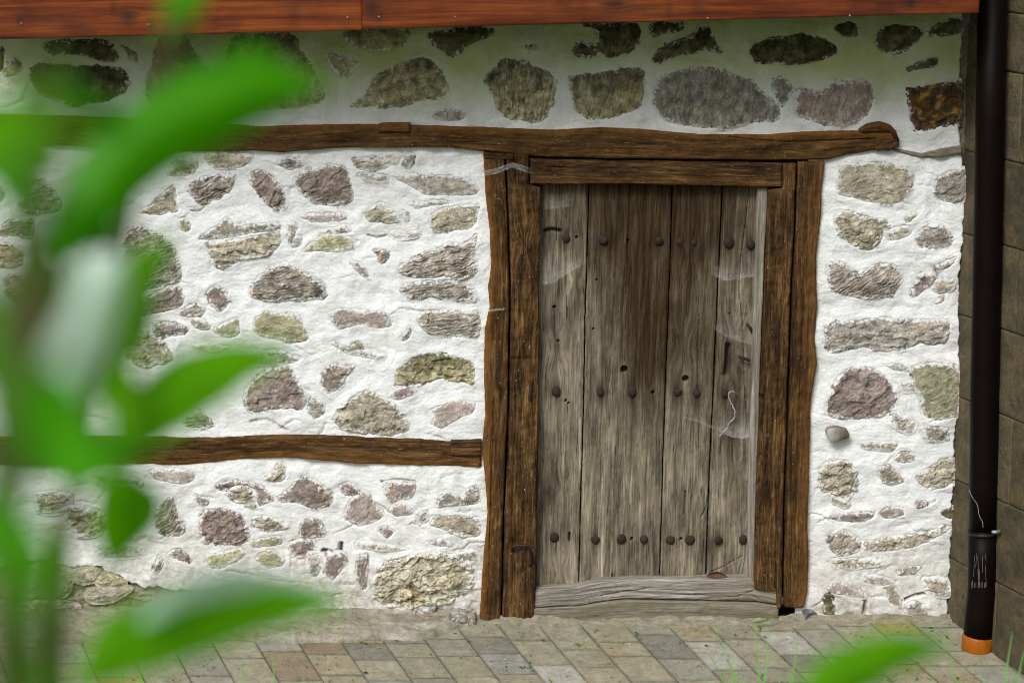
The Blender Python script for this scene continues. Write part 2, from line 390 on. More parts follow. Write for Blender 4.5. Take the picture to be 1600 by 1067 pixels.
# ------------------------------------------------------------------ the whitewashed rubble wall
STONES = """
d 0 -10,75 4,80 3,108 -10,112
m 0 5,108 12,98 22,94 30,98 30,110 22,117 10,118
d 5 50,108 62,98 85,99 115,104 140,102 175,105 195,110 202,122 195,140 175,155 140,163 110,163 85,153 60,143 48,125
d 8 70,72 115,63 160,62 175,72 185,90 170,97 130,86 90,85
m 40 190,72 200,74 215,88 215,97 205,90
m 70 250,60 292,60 305,80 320,100 335,130 330,165 240,165 228,130 240,90
m 60 365,60 375,56 455,54 470,75 490,110 508,145 500,160 470,168 400,172 360,160 345,120 355,85
o 20 508,83 545,88 562,100 550,115 540,122 522,110
m 0 545,50 635,46 638,60 630,72 605,78 582,80 560,73 545,65
m 20 548,165 570,145 590,118 620,102 655,90 675,95 692,115 699,135 690,152 665,158 640,165 600,168 560,168
d 20 675,50 760,44 772,50 735,70 715,85 702,89 690,78 672,62
g 0 672,180 690,175 705,171 726,175 727,182 715,188 680,187
m 80 755,128 765,112 785,92 800,92 830,102 855,112 867,130 864,165 850,185 835,193 815,188 790,184 775,170 770,145
m 80 890,122 910,116 950,112 990,106 1006,112 1005,145 1000,168 975,178 935,187 915,184 898,170 892,148
d 0 895,78 905,68 920,70 940,82 925,90 902,90
d 80 910,38 925,40 935,52 936,80 950,91 975,84 995,68 1000,50 995,38 975,37 940,38
d 10 1016,38 1060,36 1064,44 1040,50 1020,56
d 30 1020,92 1030,75 1060,66 1080,58 1095,42 1110,48 1120,70 1125,80 1105,76 1080,82 1050,90 1030,98
g 85 1020,140 1030,120 1060,110 1090,105 1130,108 1150,118 1175,125 1190,140 1215,165 1218,188 1190,190 1150,200 1110,200 1060,195 1035,185 1020,165
d 5 1172,82 1180,68 1200,62 1240,56 1255,51 1280,58 1305,72 1308,82 1290,92 1255,100 1200,100 1180,95
g 80 1203,130 1210,121 1225,120 1238,135 1238,148 1222,168 1212,152
k 85 1243,150 1255,137 1280,142 1295,132 1315,127 1358,128 1364,155 1355,180 1330,195 1305,198 1270,190 1243,178
d 0 1304,40 1318,36 1336,38 1340,55 1325,58 1308,50
d 10 1368,60 1378,45 1400,38 1430,45 1438,55 1425,72 1400,82 1380,83 1368,72
d 10 1448,50 1470,36 1500,32 1502,50 1490,55 1460,56
d 0 1415,105 1435,98 1462,92 1464,102 1440,108 1420,112
r 0 1415,140 1430,136 1480,130 1506,130 1506,190 1480,195 1450,203 1430,203 1422,175
m 0 825,72 838,70 840,78 828,80
g 0 -8,290 5,296 6,308 -8,314
s 5 27,280 50,272 80,290 95,320 90,330 45,332 32,320 38,305 28,295
s 5 15,345 50,340 54,365 45,372 25,368 -5,368 0,355
t 0 -8,382 20,380 35,390 38,405 30,415 -8,418
s 15 15,430 50,425 100,422 115,440 122,470 118,490 80,485 40,488 15,470 5,445
t 10 218,332 240,315 272,290 277,320 275,332 240,337
s 25 195,365 215,350 235,358 250,365 272,385 283,420 280,440 240,450 200,450 192,400
p 10 240,458 262,448 285,450 289,465 280,480 240,490 215,494 215,475
o 0 277,345 290,342 298,350 296,358 286,360
t 0 320,240 345,236 380,238 392,245 385,258 362,266 335,265 322,255
t 0 280,245 308,250 310,266 290,275 262,272
s 30 293,290 310,277 345,276 365,275 362,295 345,310 315,321 300,305
g 0 296,325 318,322 312,330 300,331
p 40 394,268 410,267 425,275 440,295 448,310 443,325 432,330 420,322 400,300 393,285
s 10 432,256 450,246 470,250 468,260 452,265
p 30 460,280 480,265 510,258 540,260 550,285 553,310 545,318 520,322 490,318 470,300
k 0 468,338 490,334 535,335 540,342 515,347 485,346
g 8 312,373 335,354 352,342 372,350 430,348 438,357 400,364 345,373
t 5 322,382 345,378 400,369 436,362 434,385 415,402 380,405 348,422 335,412
g 80 450,350 465,352 463,362 455,382 450,375
s 8 392,462 398,440 425,418 450,412 475,425 500,440 512,460 505,468 460,470 430,472 405,468
o 10 474,392 490,378 515,365 545,368 552,378 548,390 520,394 490,392
s 5 551,250 575,248 598,246 606,262 590,268 560,266
g 60 628,258 638,241 650,242 648,258 640,262
g 5 615,275 640,273 700,275 735,283 744,295 742,304 700,306 665,304 645,293
t 15 568,335 580,325 597,317 610,328 625,345 610,350 580,348
k 60 628,330 640,332 640,346 632,345
t 5 672,335 700,325 748,320 745,340 735,357 710,360 680,366 673,352
s 50 585,390 608,390 608,402 596,414 588,402
p 40 545,410 560,409 575,422 576,432 565,430
s 12 705,378 720,382 745,368 742,385 740,400 745,420 742,430 720,438 695,432 650,435 620,425 625,415 655,400 680,388
s 8 638,442 690,437 730,445 740,455 744,472 700,466 670,464 645,468 625,455
p 20 322,455 335,446 350,452 358,470 345,486 332,478 322,465
s 15 278,488 300,475 318,475 320,485 312,494 290,495
g 20 300,498 315,497 330,508 325,515 305,512
s 5 240,508 255,503 275,504 295,515 285,522 262,528 242,530 238,518
o 30 332,515 350,505 372,497 375,520 360,528 340,522
o 5 397,500 415,487 440,490 468,492 475,510 478,532 450,535 420,528 400,522
k 5 513,490 530,482 570,485 598,486 612,508 590,512 560,508 530,514 518,500
s 5 652,495 665,486 695,484 720,488 745,488 750,505 747,525 735,528 700,524 670,522 655,508
g 60 627,525 640,510 643,520 636,532 628,532
t 0 548,540 560,535 568,542 562,548 550,547
p 10 500,598 512,572 545,570 555,572 545,585 535,600 515,615 503,605
m 8 618,600 620,580 645,560 670,553 700,556 735,565 742,585 738,600 720,597 690,592 650,600 625,602
k 0 606,618 625,604 643,604 645,615 625,625 612,622
t 20 522,655 535,630 560,615 575,610 592,618 615,630 635,650 634,670 610,680 560,676 530,668
k 20 675,640 690,632 720,625 742,628 738,645 715,655 690,668 676,662 680,650
p 20 385,610 400,590 425,575 450,573 460,585 472,608 478,625 470,640 450,637 420,640 392,642 383,625
g 0 480,620 495,622 508,635 505,648 490,654 480,640
s 10 285,655 310,640 330,655 335,665 310,668 290,665
t 10 200,520 225,515 260,540 270,560 230,575 200,560
k 5 232,735 255,732 290,733 305,738 300,750 285,755 260,752 240,745
p 10 335,760 350,752 390,752 415,762 428,780 415,785 404,790 398,764 375,756 352,768
t 15 352,772 375,759 395,765 401,793 385,791 365,783
p 20 432,778 450,765 468,742 480,745 500,755 522,775 518,790 490,795 465,785 445,785
t 40 428,735 435,722 447,728 445,748 430,752 415,748
g 0 306,772 325,778 325,788 312,785
s 50 240,800 255,780 270,775 275,795 290,825 285,835 260,838 245,830
p 30 312,815 316,798 345,794 375,800 385,815 391,838 375,850 340,848 320,850 313,835
o 10 393,845 410,840 438,836 438,850 420,854 395,854
o 20 325,880 330,865 355,860 375,856 383,865 370,876 345,888 328,886
o 0 400,875 410,862 425,858 445,872 440,884 418,888
p 0 468,828 475,812 502,812 503,838 470,840
p 30 450,855 455,845 475,842 490,848 488,860 472,872 460,868
p 20 262,865 275,858 290,862 300,875 295,880 270,872
s 60 232,878 242,880 248,868 256,880 248,895 238,898
p 0 530,760 545,755 560,763 563,772 545,775 532,770
k 40 537,805 545,785 568,768 580,780 598,805 580,818 560,822 540,812
k 30 600,755 620,752 650,755 648,770 638,780 625,778 612,785 605,775
k 20 608,795 630,785 645,798 640,803 618,806
k 20 590,825 605,820 615,830 605,840 595,832
g 20 682,785 698,765 715,775 745,755 748,782 730,788 700,790 685,792
t 10 672,818 685,805 730,805 750,810 748,835 720,838 700,830 688,824
p 60 504,880 515,862 538,865 540,880 530,895 520,905 505,895
s 85 556,872 575,866 576,890 574,915 562,920 556,895
T 10 585,900 595,880 640,868 690,862 735,880 740,900 735,920 715,935 680,945 640,950 600,945 582,930
k 0 672,848 690,840 706,846 704,853 690,852
s 10 490,760 500,758 518,768 515,775 498,770
T 10 25,905 60,880 110,888 112,905 100,930 40,935 20,925
t 20 115,892 140,886 155,892 150,905 130,910 114,903
o 5 150,908 162,894 195,908 190,914 160,914
T 5 140,920 190,917 205,919 175,938 145,940 135,932
s 3 20,945 60,938 120,943 115,955 40,958
t 5 1312,258 1320,254 1350,256 1380,254 1415,262 1427,275 1425,295 1410,312 1390,318 1350,315 1320,305 1308,300 1310,280
g 30 1457,300 1468,275 1490,268 1512,266 1513,308 1490,317 1470,312
t 30 1306,340 1325,330 1345,335 1370,340 1388,345 1392,358 1378,370 1365,388 1345,388 1320,375 1307,362
o 30 1415,340 1430,333 1438,333 1425,345 1416,348
g 10 1432,370 1445,355 1465,350 1478,358 1490,375 1480,385 1450,388 1433,383
s 30 1293,415 1310,410 1330,420 1345,425 1370,412 1400,415 1407,438 1395,462 1360,468 1325,462 1298,450
p 50 1425,455 1435,430 1455,427 1462,432 1455,445 1435,460 1427,462
p 20 1455,418 1480,408 1495,402 1485,415 1468,422
g 20 1460,472 1475,463 1472,472 1462,476
g 4 1288,510 1300,502 1325,502 1380,497 1440,500 1480,500 1483,520 1475,537 1440,538 1410,546 1370,548 1350,542 1310,550 1288,545
g 0 1382,570 1400,568 1418,575 1400,578
p 30 1290,640 1293,620 1310,590 1330,574 1360,575 1385,590 1400,615 1397,635 1380,650 1350,653 1315,655 1295,650
o 40 1426,575 1450,567 1490,570 1502,585 1500,615 1497,648 1460,655 1442,645 1438,620 1427,600
g 0 1398,715 1410,706 1425,708 1430,718 1410,722
t 10 1280,742 1285,727 1305,719 1330,722 1340,745 1338,765 1325,778 1300,775 1282,765
t 20 1370,730 1385,727 1405,738 1412,752 1380,755
t 20 1430,745 1450,730 1470,718 1488,716 1490,755 1460,762 1440,758
k 3 1297,812 1305,803 1340,801 1366,799 1360,810 1330,815
k 3 1374,800 1385,791 1410,792 1412,803 1395,808 1380,808
p 3 1430,793 1432,781 1450,783 1462,780 1448,790
s 40 1290,840 1310,830 1325,830 1345,845 1342,862 1310,870 1295,855
t 5 1350,846 1400,838 1450,830 1475,820 1485,825 1440,850 1400,858 1352,859
t 5 1400,892 1420,884 1445,882 1430,895 1405,898
k 30 1292,920 1310,908 1345,925 1350,932 1325,930 1305,926
d 60 1284,935 1293,925 1302,930 1304,955 1290,958
t 40 1380,915 1395,910 1408,935 1408,950 1395,945 1383,930
g 0 1410,955 1425,938 1445,945 1448,960 1415,963
d 20 1470,800 1488,792 1490,808 1478,808
"""  # last two d stones: dark patches painted in for a crevice and a hole
TYPES = {  # colour A, colour B, facet amplitude mm, strata amplitude mm, proud mm
 'g': ((0.40, 0.37, 0.33), (0.235, 0.218, 0.195), 4, 2, 5), 't': ((0.40, 0.365, 0.29), (0.272, 0.243, 0.185), 6, 2, 6),
 'T': ((0.40, 0.375, 0.295), (0.27, 0.25, 0.19), 9, 3, 10), 'p': ((0.30, 0.242, 0.218), (0.185, 0.152, 0.138), 4.5, 2, 5),
 'k': ((0.37, 0.31, 0.285), (0.26, 0.215, 0.2), 3.5, 1.5, 3), 'o': ((0.40, 0.38, 0.26), (0.28, 0.267, 0.175), 3, 2.5, 4),
 's': ((0.42, 0.375, 0.325), (0.20, 0.175, 0.155), 4, 9, 7), 'd': ((0.21, 0.185, 0.10), (0.08, 0.07, 0.04), 6, 2, 3),
 'm': ((0.52, 0.48, 0.31), (0.28, 0.255, 0.15), 6, 2, 5), 'r': ((0.20, 0.095, 0.03), (0.068, 0.055, 0.042), 7, 1, 4)}

GHOSTS = '''
t 10 500,362 540,352 552,364 520,372
t 5 610,362 650,360 652,368 620,372
g 0 560,270 610,276 600,288 570,284
g 10 640,318 690,312 700,318 650,326
t 20 518,535 560,545 600,555 590,562 540,552
g 10 452,372 470,370 468,384 455,386
t 0 398,805 440,812 452,825 420,832 396,822
t 0 560,845 600,850 640,858 600,862 560,856
g 10 350,560 420,548 470,560 430,574 370,572
t 10 300,540 330,536 360,542 330,552
g 30 648,800 668,792 672,812 655,820
k 10 1405,598 1450,592 1452,604 1415,610
t 10 1300,770 1330,790 1320,796 1298,786
t 10 1300,872 1370,872 1380,884 1320,890
g 5 1350,895 1400,905 1390,916 1350,908
t 10 1440,900 1478,905 1480,930 1450,925
g 10 1390,640 1430,660 1420,675 1395,662
t 10 1345,690 1400,690 1395,704 1350,702
g 10 1440,665 1480,668 1482,690 1450,690
t 10 600,240 625,240 622,255 604,256
t 5 150,740 215,748 220,760 160,760
t 10 100,790 160,800 170,830 120,836
s 10 60,770 110,772 100,800 60,800
g 10 150,850 215,852 220,868 160,870
t 0 30,560 110,556 120,600 60,606
s 10 10,620 60,618 90,650 30,660
g 10 480,860 500,870 498,900 480,896
t 20 690,870 740,858 745,880 720,876
t 10 1455,440 1490,436 1492,455 1465,458
t 10 1380,360 1420,352 1424,366 1390,376
'''
def macro(X, Z):
    return .010 * fbm(X * 2.1, Z * 2.1, 3, 5) + .006 * fbm(X * 6, Z * 7, 3, 9)
WALL = empty('stone_wall', at(1100, 965), 'whitewashed rubble stone wall with embedded timber beams, around the old plank door', 'wall')

stones = []
for ln in STONES.strip().splitlines():
    q = ln.split(); pts = [tuple(map(float, s.split(','))) for s in q[2:]]
    stones.append((q[0], float(q[1]), catmull(XZ(pts, -.005))))

NS = len(stones)
for ln in GHOSTS.strip().splitlines():
    q = ln.split(); pts = [tuple(map(float, a.split(','))) for a in q[2:]]
    stones.append((q[0], float(q[1]), catmull(XZ(pts, -.005))))
# plaster sheet: a height field on the wall
DX = .0033
x0, x1 = at(-70, 500)[0], at(1518, 500)[0] + .02
z0, z1 = -0.03, at(800, -25)[2]
nx, nz = int((x1 - x0) / DX), int((z1 - z0) / DX)
gx = x0 + np.arange(nx) * DX; gz = z0 + np.arange(nz) * DX
GX, GZ = np.meshgrid(gx, gz)
def edgenoise(X, Z): return .012 * fbm(X * 24, Z * 24, 5, 77, .72) + .004 * fbm(X * 7, Z * 7, 2, 78)
MAC = macro(GX, GZ)
EN = edgenoise(GX, GZ)
SD = np.full(GX.shape, -.3)           # signed distance to nearest stone
SDR = SD
for si, (ty, an, P) in enumerate(stones):
    if si == NS: SDR = SD.copy()
    a, b = P.min(0) - .09, P.max(0) + .09
    i0, i1 = np.searchsorted(gx, [a[0], b[0]]); j0, j1 = np.searchsorted(gz, [a[1], b[1]])
    if i1 <= i0 or j1 <= j0: continue
    sl = (slice(j0, j1), slice(i0, i1))
    SD[sl] = np.maximum(SD[sl], sdf(P, GX[sl], GZ[sl]))
# folds, trowel ledges and brush lumps of the plaster
wx = GX + .05 * fbm(GX * 3, GZ * 3, 3, 21); wz = GZ + .05 * fbm(GX * 3, GZ * 3, 3, 22)
fold = ridge(wx * 3.5, wz * 5, 2, 23)
lump = fbm(wx * 13, wz * 17, 3, 24, .4)
fine = fbm(GX * 70, GZ * 110, 3, 25, .6)
swell = np.exp(-(np.maximum(-SDR, 0) / .05) ** 2)
ph = MAC + .006 * swell + .006 * fold + .0036 * lump + .0011 * fine + .0009 * fbm(wx * 14 + 5 * swell, wz * 90, 3, 26)
# ledge shadows: steps that overhang slightly
lx, led = facets(wx * 7 + 3, wz * 13 + 1, 31, .5)
ph += .0018 * lx * sst(0, .35, led)
cut = sst(-.006, .022, SD + EN)
ph = ph - .026 * cut
# bare strip at the foot of the wall, left of the door
low = [(-100, 888), (0, 886), (60, 873), (110, 883), (150, 883), (180, 895), (200, 908), (240, 918), (290, 922), (380, 935), (450, 955), (500, 965), (560, 975), (585, 972), (610, 962), (640, 955), (690, 948), (720, 950), (760, 965)]
LZ = XZ(low); lz = np.interp(GX[0], LZ[:, 0], LZ[:, 1])[None, :]
below = (lz + .016 * fbm(GX * 16, GZ * 16, 4, 41) - GZ) * (GX < at(760, 800)[0]) - 9 * (GX >= at(760, 800)[0])
mud = sst(-.002, .004, below)
ph -= .016 * sst(-.002, .010, below)
ph += mud * (.010 * fbm(GX * 11, GZ * 24, 5, 42) + .004 * fbm(GX * 60, GZ * 60, 3, 43))
# hand-read gashes: (polyline px, width, depth)
gash = [([(1345, 925), (1352, 940), (1350, 958)], .006, .03), ([(1395, 932), (1412, 936), (1425, 930), (1450, 925)], .005, .03),
        ([(1298, 925), (1294, 945), (1302, 962)], .006, .03), ([(490, 765), (520, 772)], .004, .012), ([(598, 752), (620, 749), (648, 752)], .005, .03),
        ([(505, 860), (520, 864), (532, 862), (533, 850)], .007, .045), ([(392, 658), (418, 655), (430, 662), (450, 672)], .006, .007),
        ([(575, 368), (590, 372), (603, 368)], .004, .01), 
        ([(560, 425), (580, 440)], .004, .006), ([(1395, 575), (1420, 580)], .003, .01), ([(1405, 605), (1450, 607)], .002, .006)]
dark = np.zeros(GX.shape)
for pl, w_, dp in gash:
    P = XZ(pl); d = pld(P, GX, GZ) + .4 * EN
    e = np.exp(-(d / w_) ** 2); ph -= dp * e; dark = np.maximum(dark, np.exp(-(d / (w_ * 1.3)) ** 2))
def local(pl, w_, dp, up=0):
    global ph
    P = np.array(pl); a, b = P.min(0) - .03, P.max(0) + .03
    i0, i1 = np.searchsorted(gx, [a[0], b[0]]); j0, j1 = np.searchsorted(gz, [a[1], b[1]])
    if i1 <= i0 or j1 <= j0: return
    sl = (slice(j0, j1), slice(i0, i1)); d = pld(P, GX[sl], GZ[sl]) + .25 * EN[sl]
    zl = np.interp(GX[sl], P[:, 0], P[:, 1]) if P[-1, 0] > P[0, 0] else GZ[sl]
    ph[sl] -= (dp * np.exp(-(d / w_) ** 2)) * (SD[sl] < -.001)
    ph[sl] += dp * .8 * np.exp(-(d / (w_ * 3)) ** 2) * (GZ[sl] > zl) * (SD[sl] < .0)
srg = np.random.default_rng(44)
for k in range(360):
    X_, Z_ = srg.uniform(x0, x1), z0 + (srg.random() ** 1.25) * (z1 - z0) * .86
    L = srg.uniform(.02, .11); an = srg.normal(0, .45) + (1.2 if srg.random() < .15 else 0); t = np.linspace(0, 1, 6)
    px_ = X_ + L * t * math.cos(an); pz_ = Z_ + L * t * math.sin(an) + srg.normal(0, .12) * L * (t * (1 - t)) * 4 + srg.normal(0, .0025, 6)
    local(np.stack([px_, pz_], 1), srg.uniform(.004, .010), srg.uniform(.001, .0035) * (1.6 if Z_ < .5 else 1))
ph = np.where(SD > .03, ph - .01, ph)
# attributes
grime = .95 * sst(.62, .0, GZ) ** 1.15 * np.clip(.75 + .9 * fbm(GX * 4, GZ * 5, 4, 51), 0, 1)
grime = np.maximum(grime, .30 * sst(.2, .7, fbm(GX * 9, GZ * 9, 4, 52)))
grime = np.maximum(grime, .25 * sst(-.004, .010, SD + EN) * np.clip(.3 + 1.4 * fbm(GX * 26, GZ * 26, 4, 53, .7), 0, 1))
grime = np.maximum(grime, dark)  # gashes are darkened in colour as well as carved
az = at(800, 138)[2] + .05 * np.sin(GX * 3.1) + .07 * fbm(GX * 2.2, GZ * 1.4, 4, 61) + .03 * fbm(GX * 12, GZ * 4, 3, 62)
algae_shade = .9 * sst(-.10, .13, GZ - az) * np.clip(.85 + .35 * fbm(GX * 6, GZ * 6, 3, 63), 0, 1)  # algae stain that also carries eaves shade and foliage tint as colour
# right edge of the wall at the corner
RE = XZ([(1509, -30), (1508, 30), (1504, 100), (1501, 190), (1507, 240), (1511, 300), (1508, 380), (1502, 430), (1502, 560), (1499, 640), (1492, 720), (1491, 800), (1487, 900), (1482, 975)])
rx = np.interp(GZ[:, 0][::1], RE[::-1, 1], RE[::-1, 0])[:, None] + .007 * fbm(GZ * 30, GX * 3, 4, 71)
re = rx - GX
ph -= .05 * sst(.012, -.002, re)
grime = np.maximum(grime, sst(.014, .002, re))
V = np.stack([GX.ravel(), (-ph).ravel() , GZ.ravel()], 1)
# faces: leave out the door opening, the corner beyond the edge
OP = XZ([(778, 230), (1262, 230), (1240, 985), (772, 985)])
k1 = (re > -.02); k2 = sdf(OP, GX, GZ) < 0
keep = k1 & k2
F = gridF(nz, nx); kf = keep.ravel(); F = F[kf[F].all(1)]
used = np.unique(F); rm = np.full(len(V), -1); rm[used] = np.arange(len(used))
mk('plaster', V[used], rm[F], PLASTER, WALL, {'grime': grime.ravel()[used], 'algae_shade': algae_shade.ravel()[used], 'mud': mud.ravel()[used]})

CV = np.array([(x0, .17, -.4), (x1 + .05, .17, -.4), (x1 + .05, .17, z1), (x0, .17, z1)]); CV = np.vstack([CV, CV + [0, .3, 0]])
mk('masonry_core', CV, np.array([[0, 1, 2, 3], [7, 6, 5, 4], [0, 4, 5, 1], [1, 5, 6, 2], [2, 6, 7, 3], [3, 7, 4, 0]]), EARTH, WALL, smooth=False)
# stones
SX = .003
EN_ = edgenoise
for si, (ty, an, P) in enumerate(stones):
    A, B, fa, sa, pr = TYPES[ty]
    hsh = ((si * 7919) % 101) / 101.0; rgh = (.35 if ty in 'ko' else .75) + .5 * hsh - .15; fa = fa * (.55 + .9 * hsh) * (.5 if ty in 'ko' else 1)
    a, b = P.min(0) - .014, P.max(0) + .014
    ux = np.arange(a[0], b[0], SX); uz = np.arange(a[1], b[1], SX)
    if len(ux) < 3 or len(uz) < 3: continue
    X, Z = np.meshgrid(ux, uz); sdv = sdf(P, X, Z)
    sz = min(b - a); s = 100 + si * 13
    size = float(np.clip(sz / .12, .35, 1.3))
    ca, sn = math.cos(R(an)), math.sin(R(an))
    wX = X + .012 * fbm(X * 18, Z * 18, 3, s); wZ = Z + .012 * fbm(X * 18, Z * 18, 3, s + 1)
    U, W = ca * wX + sn * wZ, -sn * wX + ca * wZ
    q1 = 12 + 12 * hsh; f1, e1 = facets(U * q1, W * q1 * (1.1 + 1.2 * ((si * 31) % 17) / 17), s + 2, .45); f2, e2 = facets(U * (38 + 30 * hsh), W * 80, s + 3, .5)
    h = fa * MM * size * (1.1 * f1 + .45 * f2)
    if sa > 4:
        ph_ = W * 85 + 1.3 * fbm(U * 9, W * 9, 3, s + 4); saw = ph_ - np.floor(ph_)
        h += sa * MM * size * (saw - .5) * .7 * (.6 + .6 * gn(U * 12, W * 30, s + 5)) + 3 * MM * fbm(U * 20, W * 120, 3, s + 8)
    else:
        h += sa * MM * fbm(U * 25, W * 60, 3, s + 6)
    h += 1.2 * MM * fbm(X * 150, Z * 150, 2, s + 7)
    dome = pr * MM * size * sst(0, .02 + .25 * sz, sdv) + .006 * sst(-.006, .008, sdv)
    y = macro(X, Z) + (.0062 if si < NS else .0052) + dome * (1 if si < NS else .8) + h * sst(-.016, .006, sdv)
    k = fbm(X * 22, Z * 22, 4, s + 9) * .9 + .5 + .35 * f1
    k = np.clip(k, 0, 1)[..., None]; v = 1 + .12 * rng.normal()
    T = (np.array(A) * k + np.array(B) * (1 - k)) * np.clip(v, .8, 1.3) * (1.0 if ty in 'dr' else 1.18)
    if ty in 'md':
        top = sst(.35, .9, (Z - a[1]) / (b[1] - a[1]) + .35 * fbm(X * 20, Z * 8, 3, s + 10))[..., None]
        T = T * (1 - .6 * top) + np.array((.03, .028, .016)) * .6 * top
    if ty == 'r':
        q = sst(.1, .5, fbm(X * 20, Z * 20, 3, s + 11))[..., None]; T = T * (1 - q) + np.array((.34, .22, .05)) * q
    wash = .85 * sst(.034, -.006, sdv + .6 * EN_(X, Z)) + .20 * gn(X * 10, Z * 10, s + 12)
    wash = wash - (.3 if ty in 'dmr' else .05) + (.16 if si >= NS else 0)
    wash = wash - .6 * (Z < np.interp(X, LZ[:, 0], LZ[:, 1]) + .01) * (X < at(560, 900)[0])
    Vs = np.stack([X.ravel(), -y.ravel(), Z.ravel()], 1)
    F = gridF(len(uz), len(ux)); kf = (sdv > -.0125).ravel(); F = F[kf[F].all(1)]
    if len(F) == 0: continue
    kk = X.ravel() < rx[np.clip(((Z.ravel() - z0) / DX).astype(int), 0, nz - 1), 0] + .004
    F = F[kk[F].all(1)]
    used = np.unique(F); rm = np.full(len(Vs), -1); rm[used] = np.arange(len(used))
    gg = np.stack([U.ravel(), W.ravel(), np.full(U.size, si * 1.7)], 1)[used]; lay = .6 if (ty in 'gmdk' and an > 70) else {'s': .85, 'o': .55, 't': .35, 'p': .4, 'k': .35}.get(ty, .18)
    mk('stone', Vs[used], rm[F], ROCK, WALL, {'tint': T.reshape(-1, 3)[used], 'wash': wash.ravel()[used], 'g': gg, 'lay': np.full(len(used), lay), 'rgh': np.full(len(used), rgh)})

# ------------------------------------------------------------------ timbers
def timber(name, ea, eb, axis, Yf, thick, mat, parent, sp=(.006, .0034), round_=.012, grain=1.0, cracks=(), holes=(), knots=(), edge=(0, 0), extra=None, wob=.003, seed=0, lo=None, hi=None, warp=0.0):
    """ea/eb: the two long edges in photo pixels. axis 'h': ea top, eb bottom; 'v': ea left, eb right."""
    A, B = XZ(ea, Yf), XZ(eb, Yf)
    i = 0 if axis == 'h' else 1
    if A[0, i] > A[-1, i]: A, B = A[::-1], B[::-1]
    if B[0, i] > B[-1, i]: B = B[::-1]
    t0, t1 = min(A[0, i], B[0, i]), max(A[-1, i], B[-1, i])
    if lo is not None: t0 = lo
    if hi is not None: t1 = hi
    nt_ = max(3, int((t1 - t0) / sp[0])); t = np.linspace(t0, t1, nt_)
    ja, jb = np.interp(t, A[:, i], A[:, 1 - i]), np.interp(t, B[:, i], B[:, 1 - i])
    ja += (.0016 * fbm(t * 40, t * 0 + seed, 4, seed + 1, .7) + .0015 * fbm(t * 7, t * 0, 2, seed)) * grain; jb += (.0016 * fbm(t * 40, t * 0 + seed + 5, 4, seed + 2, .7) + .0015 * fbm(t * 7, t * 0, 2, seed + 7)) * grain
    wdt = np.abs(ja - jb).max(); m = max(5, int(wdt / sp[1])); s = np.linspace(0, 1, m)
    T, Sx = np.meshgrid(t, s, indexing='ij')
    Cx = ja[:, None] * (1 - Sx) + jb[:, None] * Sx
    wl = np.abs(ja - jb)[:, None]
    e = np.minimum(Sx, 1 - Sx) * wl; et = np.minimum(T - t0, t1 - T)
    dep = round_ * (1 - np.sqrt(np.clip(1 - (1 - np.clip(e / round_, 0, 1)) ** 2, 0, 1))) + .6 * round_ * (1 - np.sqrt(np.clip(1 - (1 - np.clip(et / round_, 0, 1)) ** 2, 0, 1)))
    X, Z = (T, Cx) if axis == 'h' else (Cx, T)
    al, ac = T - t0, (Sx - .5) * wl
    for (kx, ky, r) in knots:
        k = at(kx, ky, Yf); da = T - k[[0, 2][i]]; dc = Cx - k[[2, 0][i]]
        ac = ac + np.sign(dc) * r * np.exp(-(da / (3.2 * r)) ** 2 - (dc / (2.2 * r)) ** 2) * 1.15 * np.tanh(np.abs(dc) / (.3 * r))
    ac = ac + warp * fbm(al * 2.2, ac * 5, 3, seed + 9)
    h = wob * (fbm(al * 3, ac * 12, 3, seed + 3) + .8 * fbm(al * 14, ac * 16, 3, seed + 8) + (.25 * ridge(al * 22, ac * 40, 3, seed + 12) if wob > .0045 else 0)) + grain * (.0011 * fbm(al * 6, ac * 170, 3, seed + 4) + .0010 * fbm(al * 40, ac * 60, 3, seed + 5))
    for pl, w_, dp in cracks:
        d = pld(XZ(pl, Yf), X, Z); d = d + .0012 * fbm(X * 80, Z * 80, 2, seed + 6); h = h - dp * np.exp(-(d / w_) ** 2)
    for (hx, hy, r, dp) in holes:
        k = at(hx, hy, Yf); d = np.hypot(X - k[0], Z - k[2]); h = h - dp * sst(r * PXM, r * PXM * .72, d)
    if extra is not None: h = h + extra(X, Z)
    Y = Yf + dep - h
    V = np.stack([X.ravel(), Y.ravel(), Z.ravel()], 1)
    V2, F2, src = skirt(V, nt_, m, (0, thick, 0))
    g = np.stack([al.ravel(), ac.ravel(), np.full(al.size, seed * 3.7)], 1)[src]
    g[al.size:, 1] += thick * np.sign(g[al.size:, 1]); g[al.size:, 0] += .001
    eg = np.clip(edge[0] * np.exp(-(Sx * wl) / .02) + edge[1] * np.exp(-((1 - Sx) * wl) / .02), 0, 1).ravel()[src]
    at_ = {'g': g, 'edge': eg}
    return V2, F2, at_, X.ravel()[src], Z.ravel()[src], name, mat, parent
def put(r, **more):
    V2, F2, at_, X, Z, name, mat, parent = r
    for k, f in more.items(): at_[k] = f(X, Z) if callable(f) else f
    return mk(name, V2, F2, mat, parent, at_)

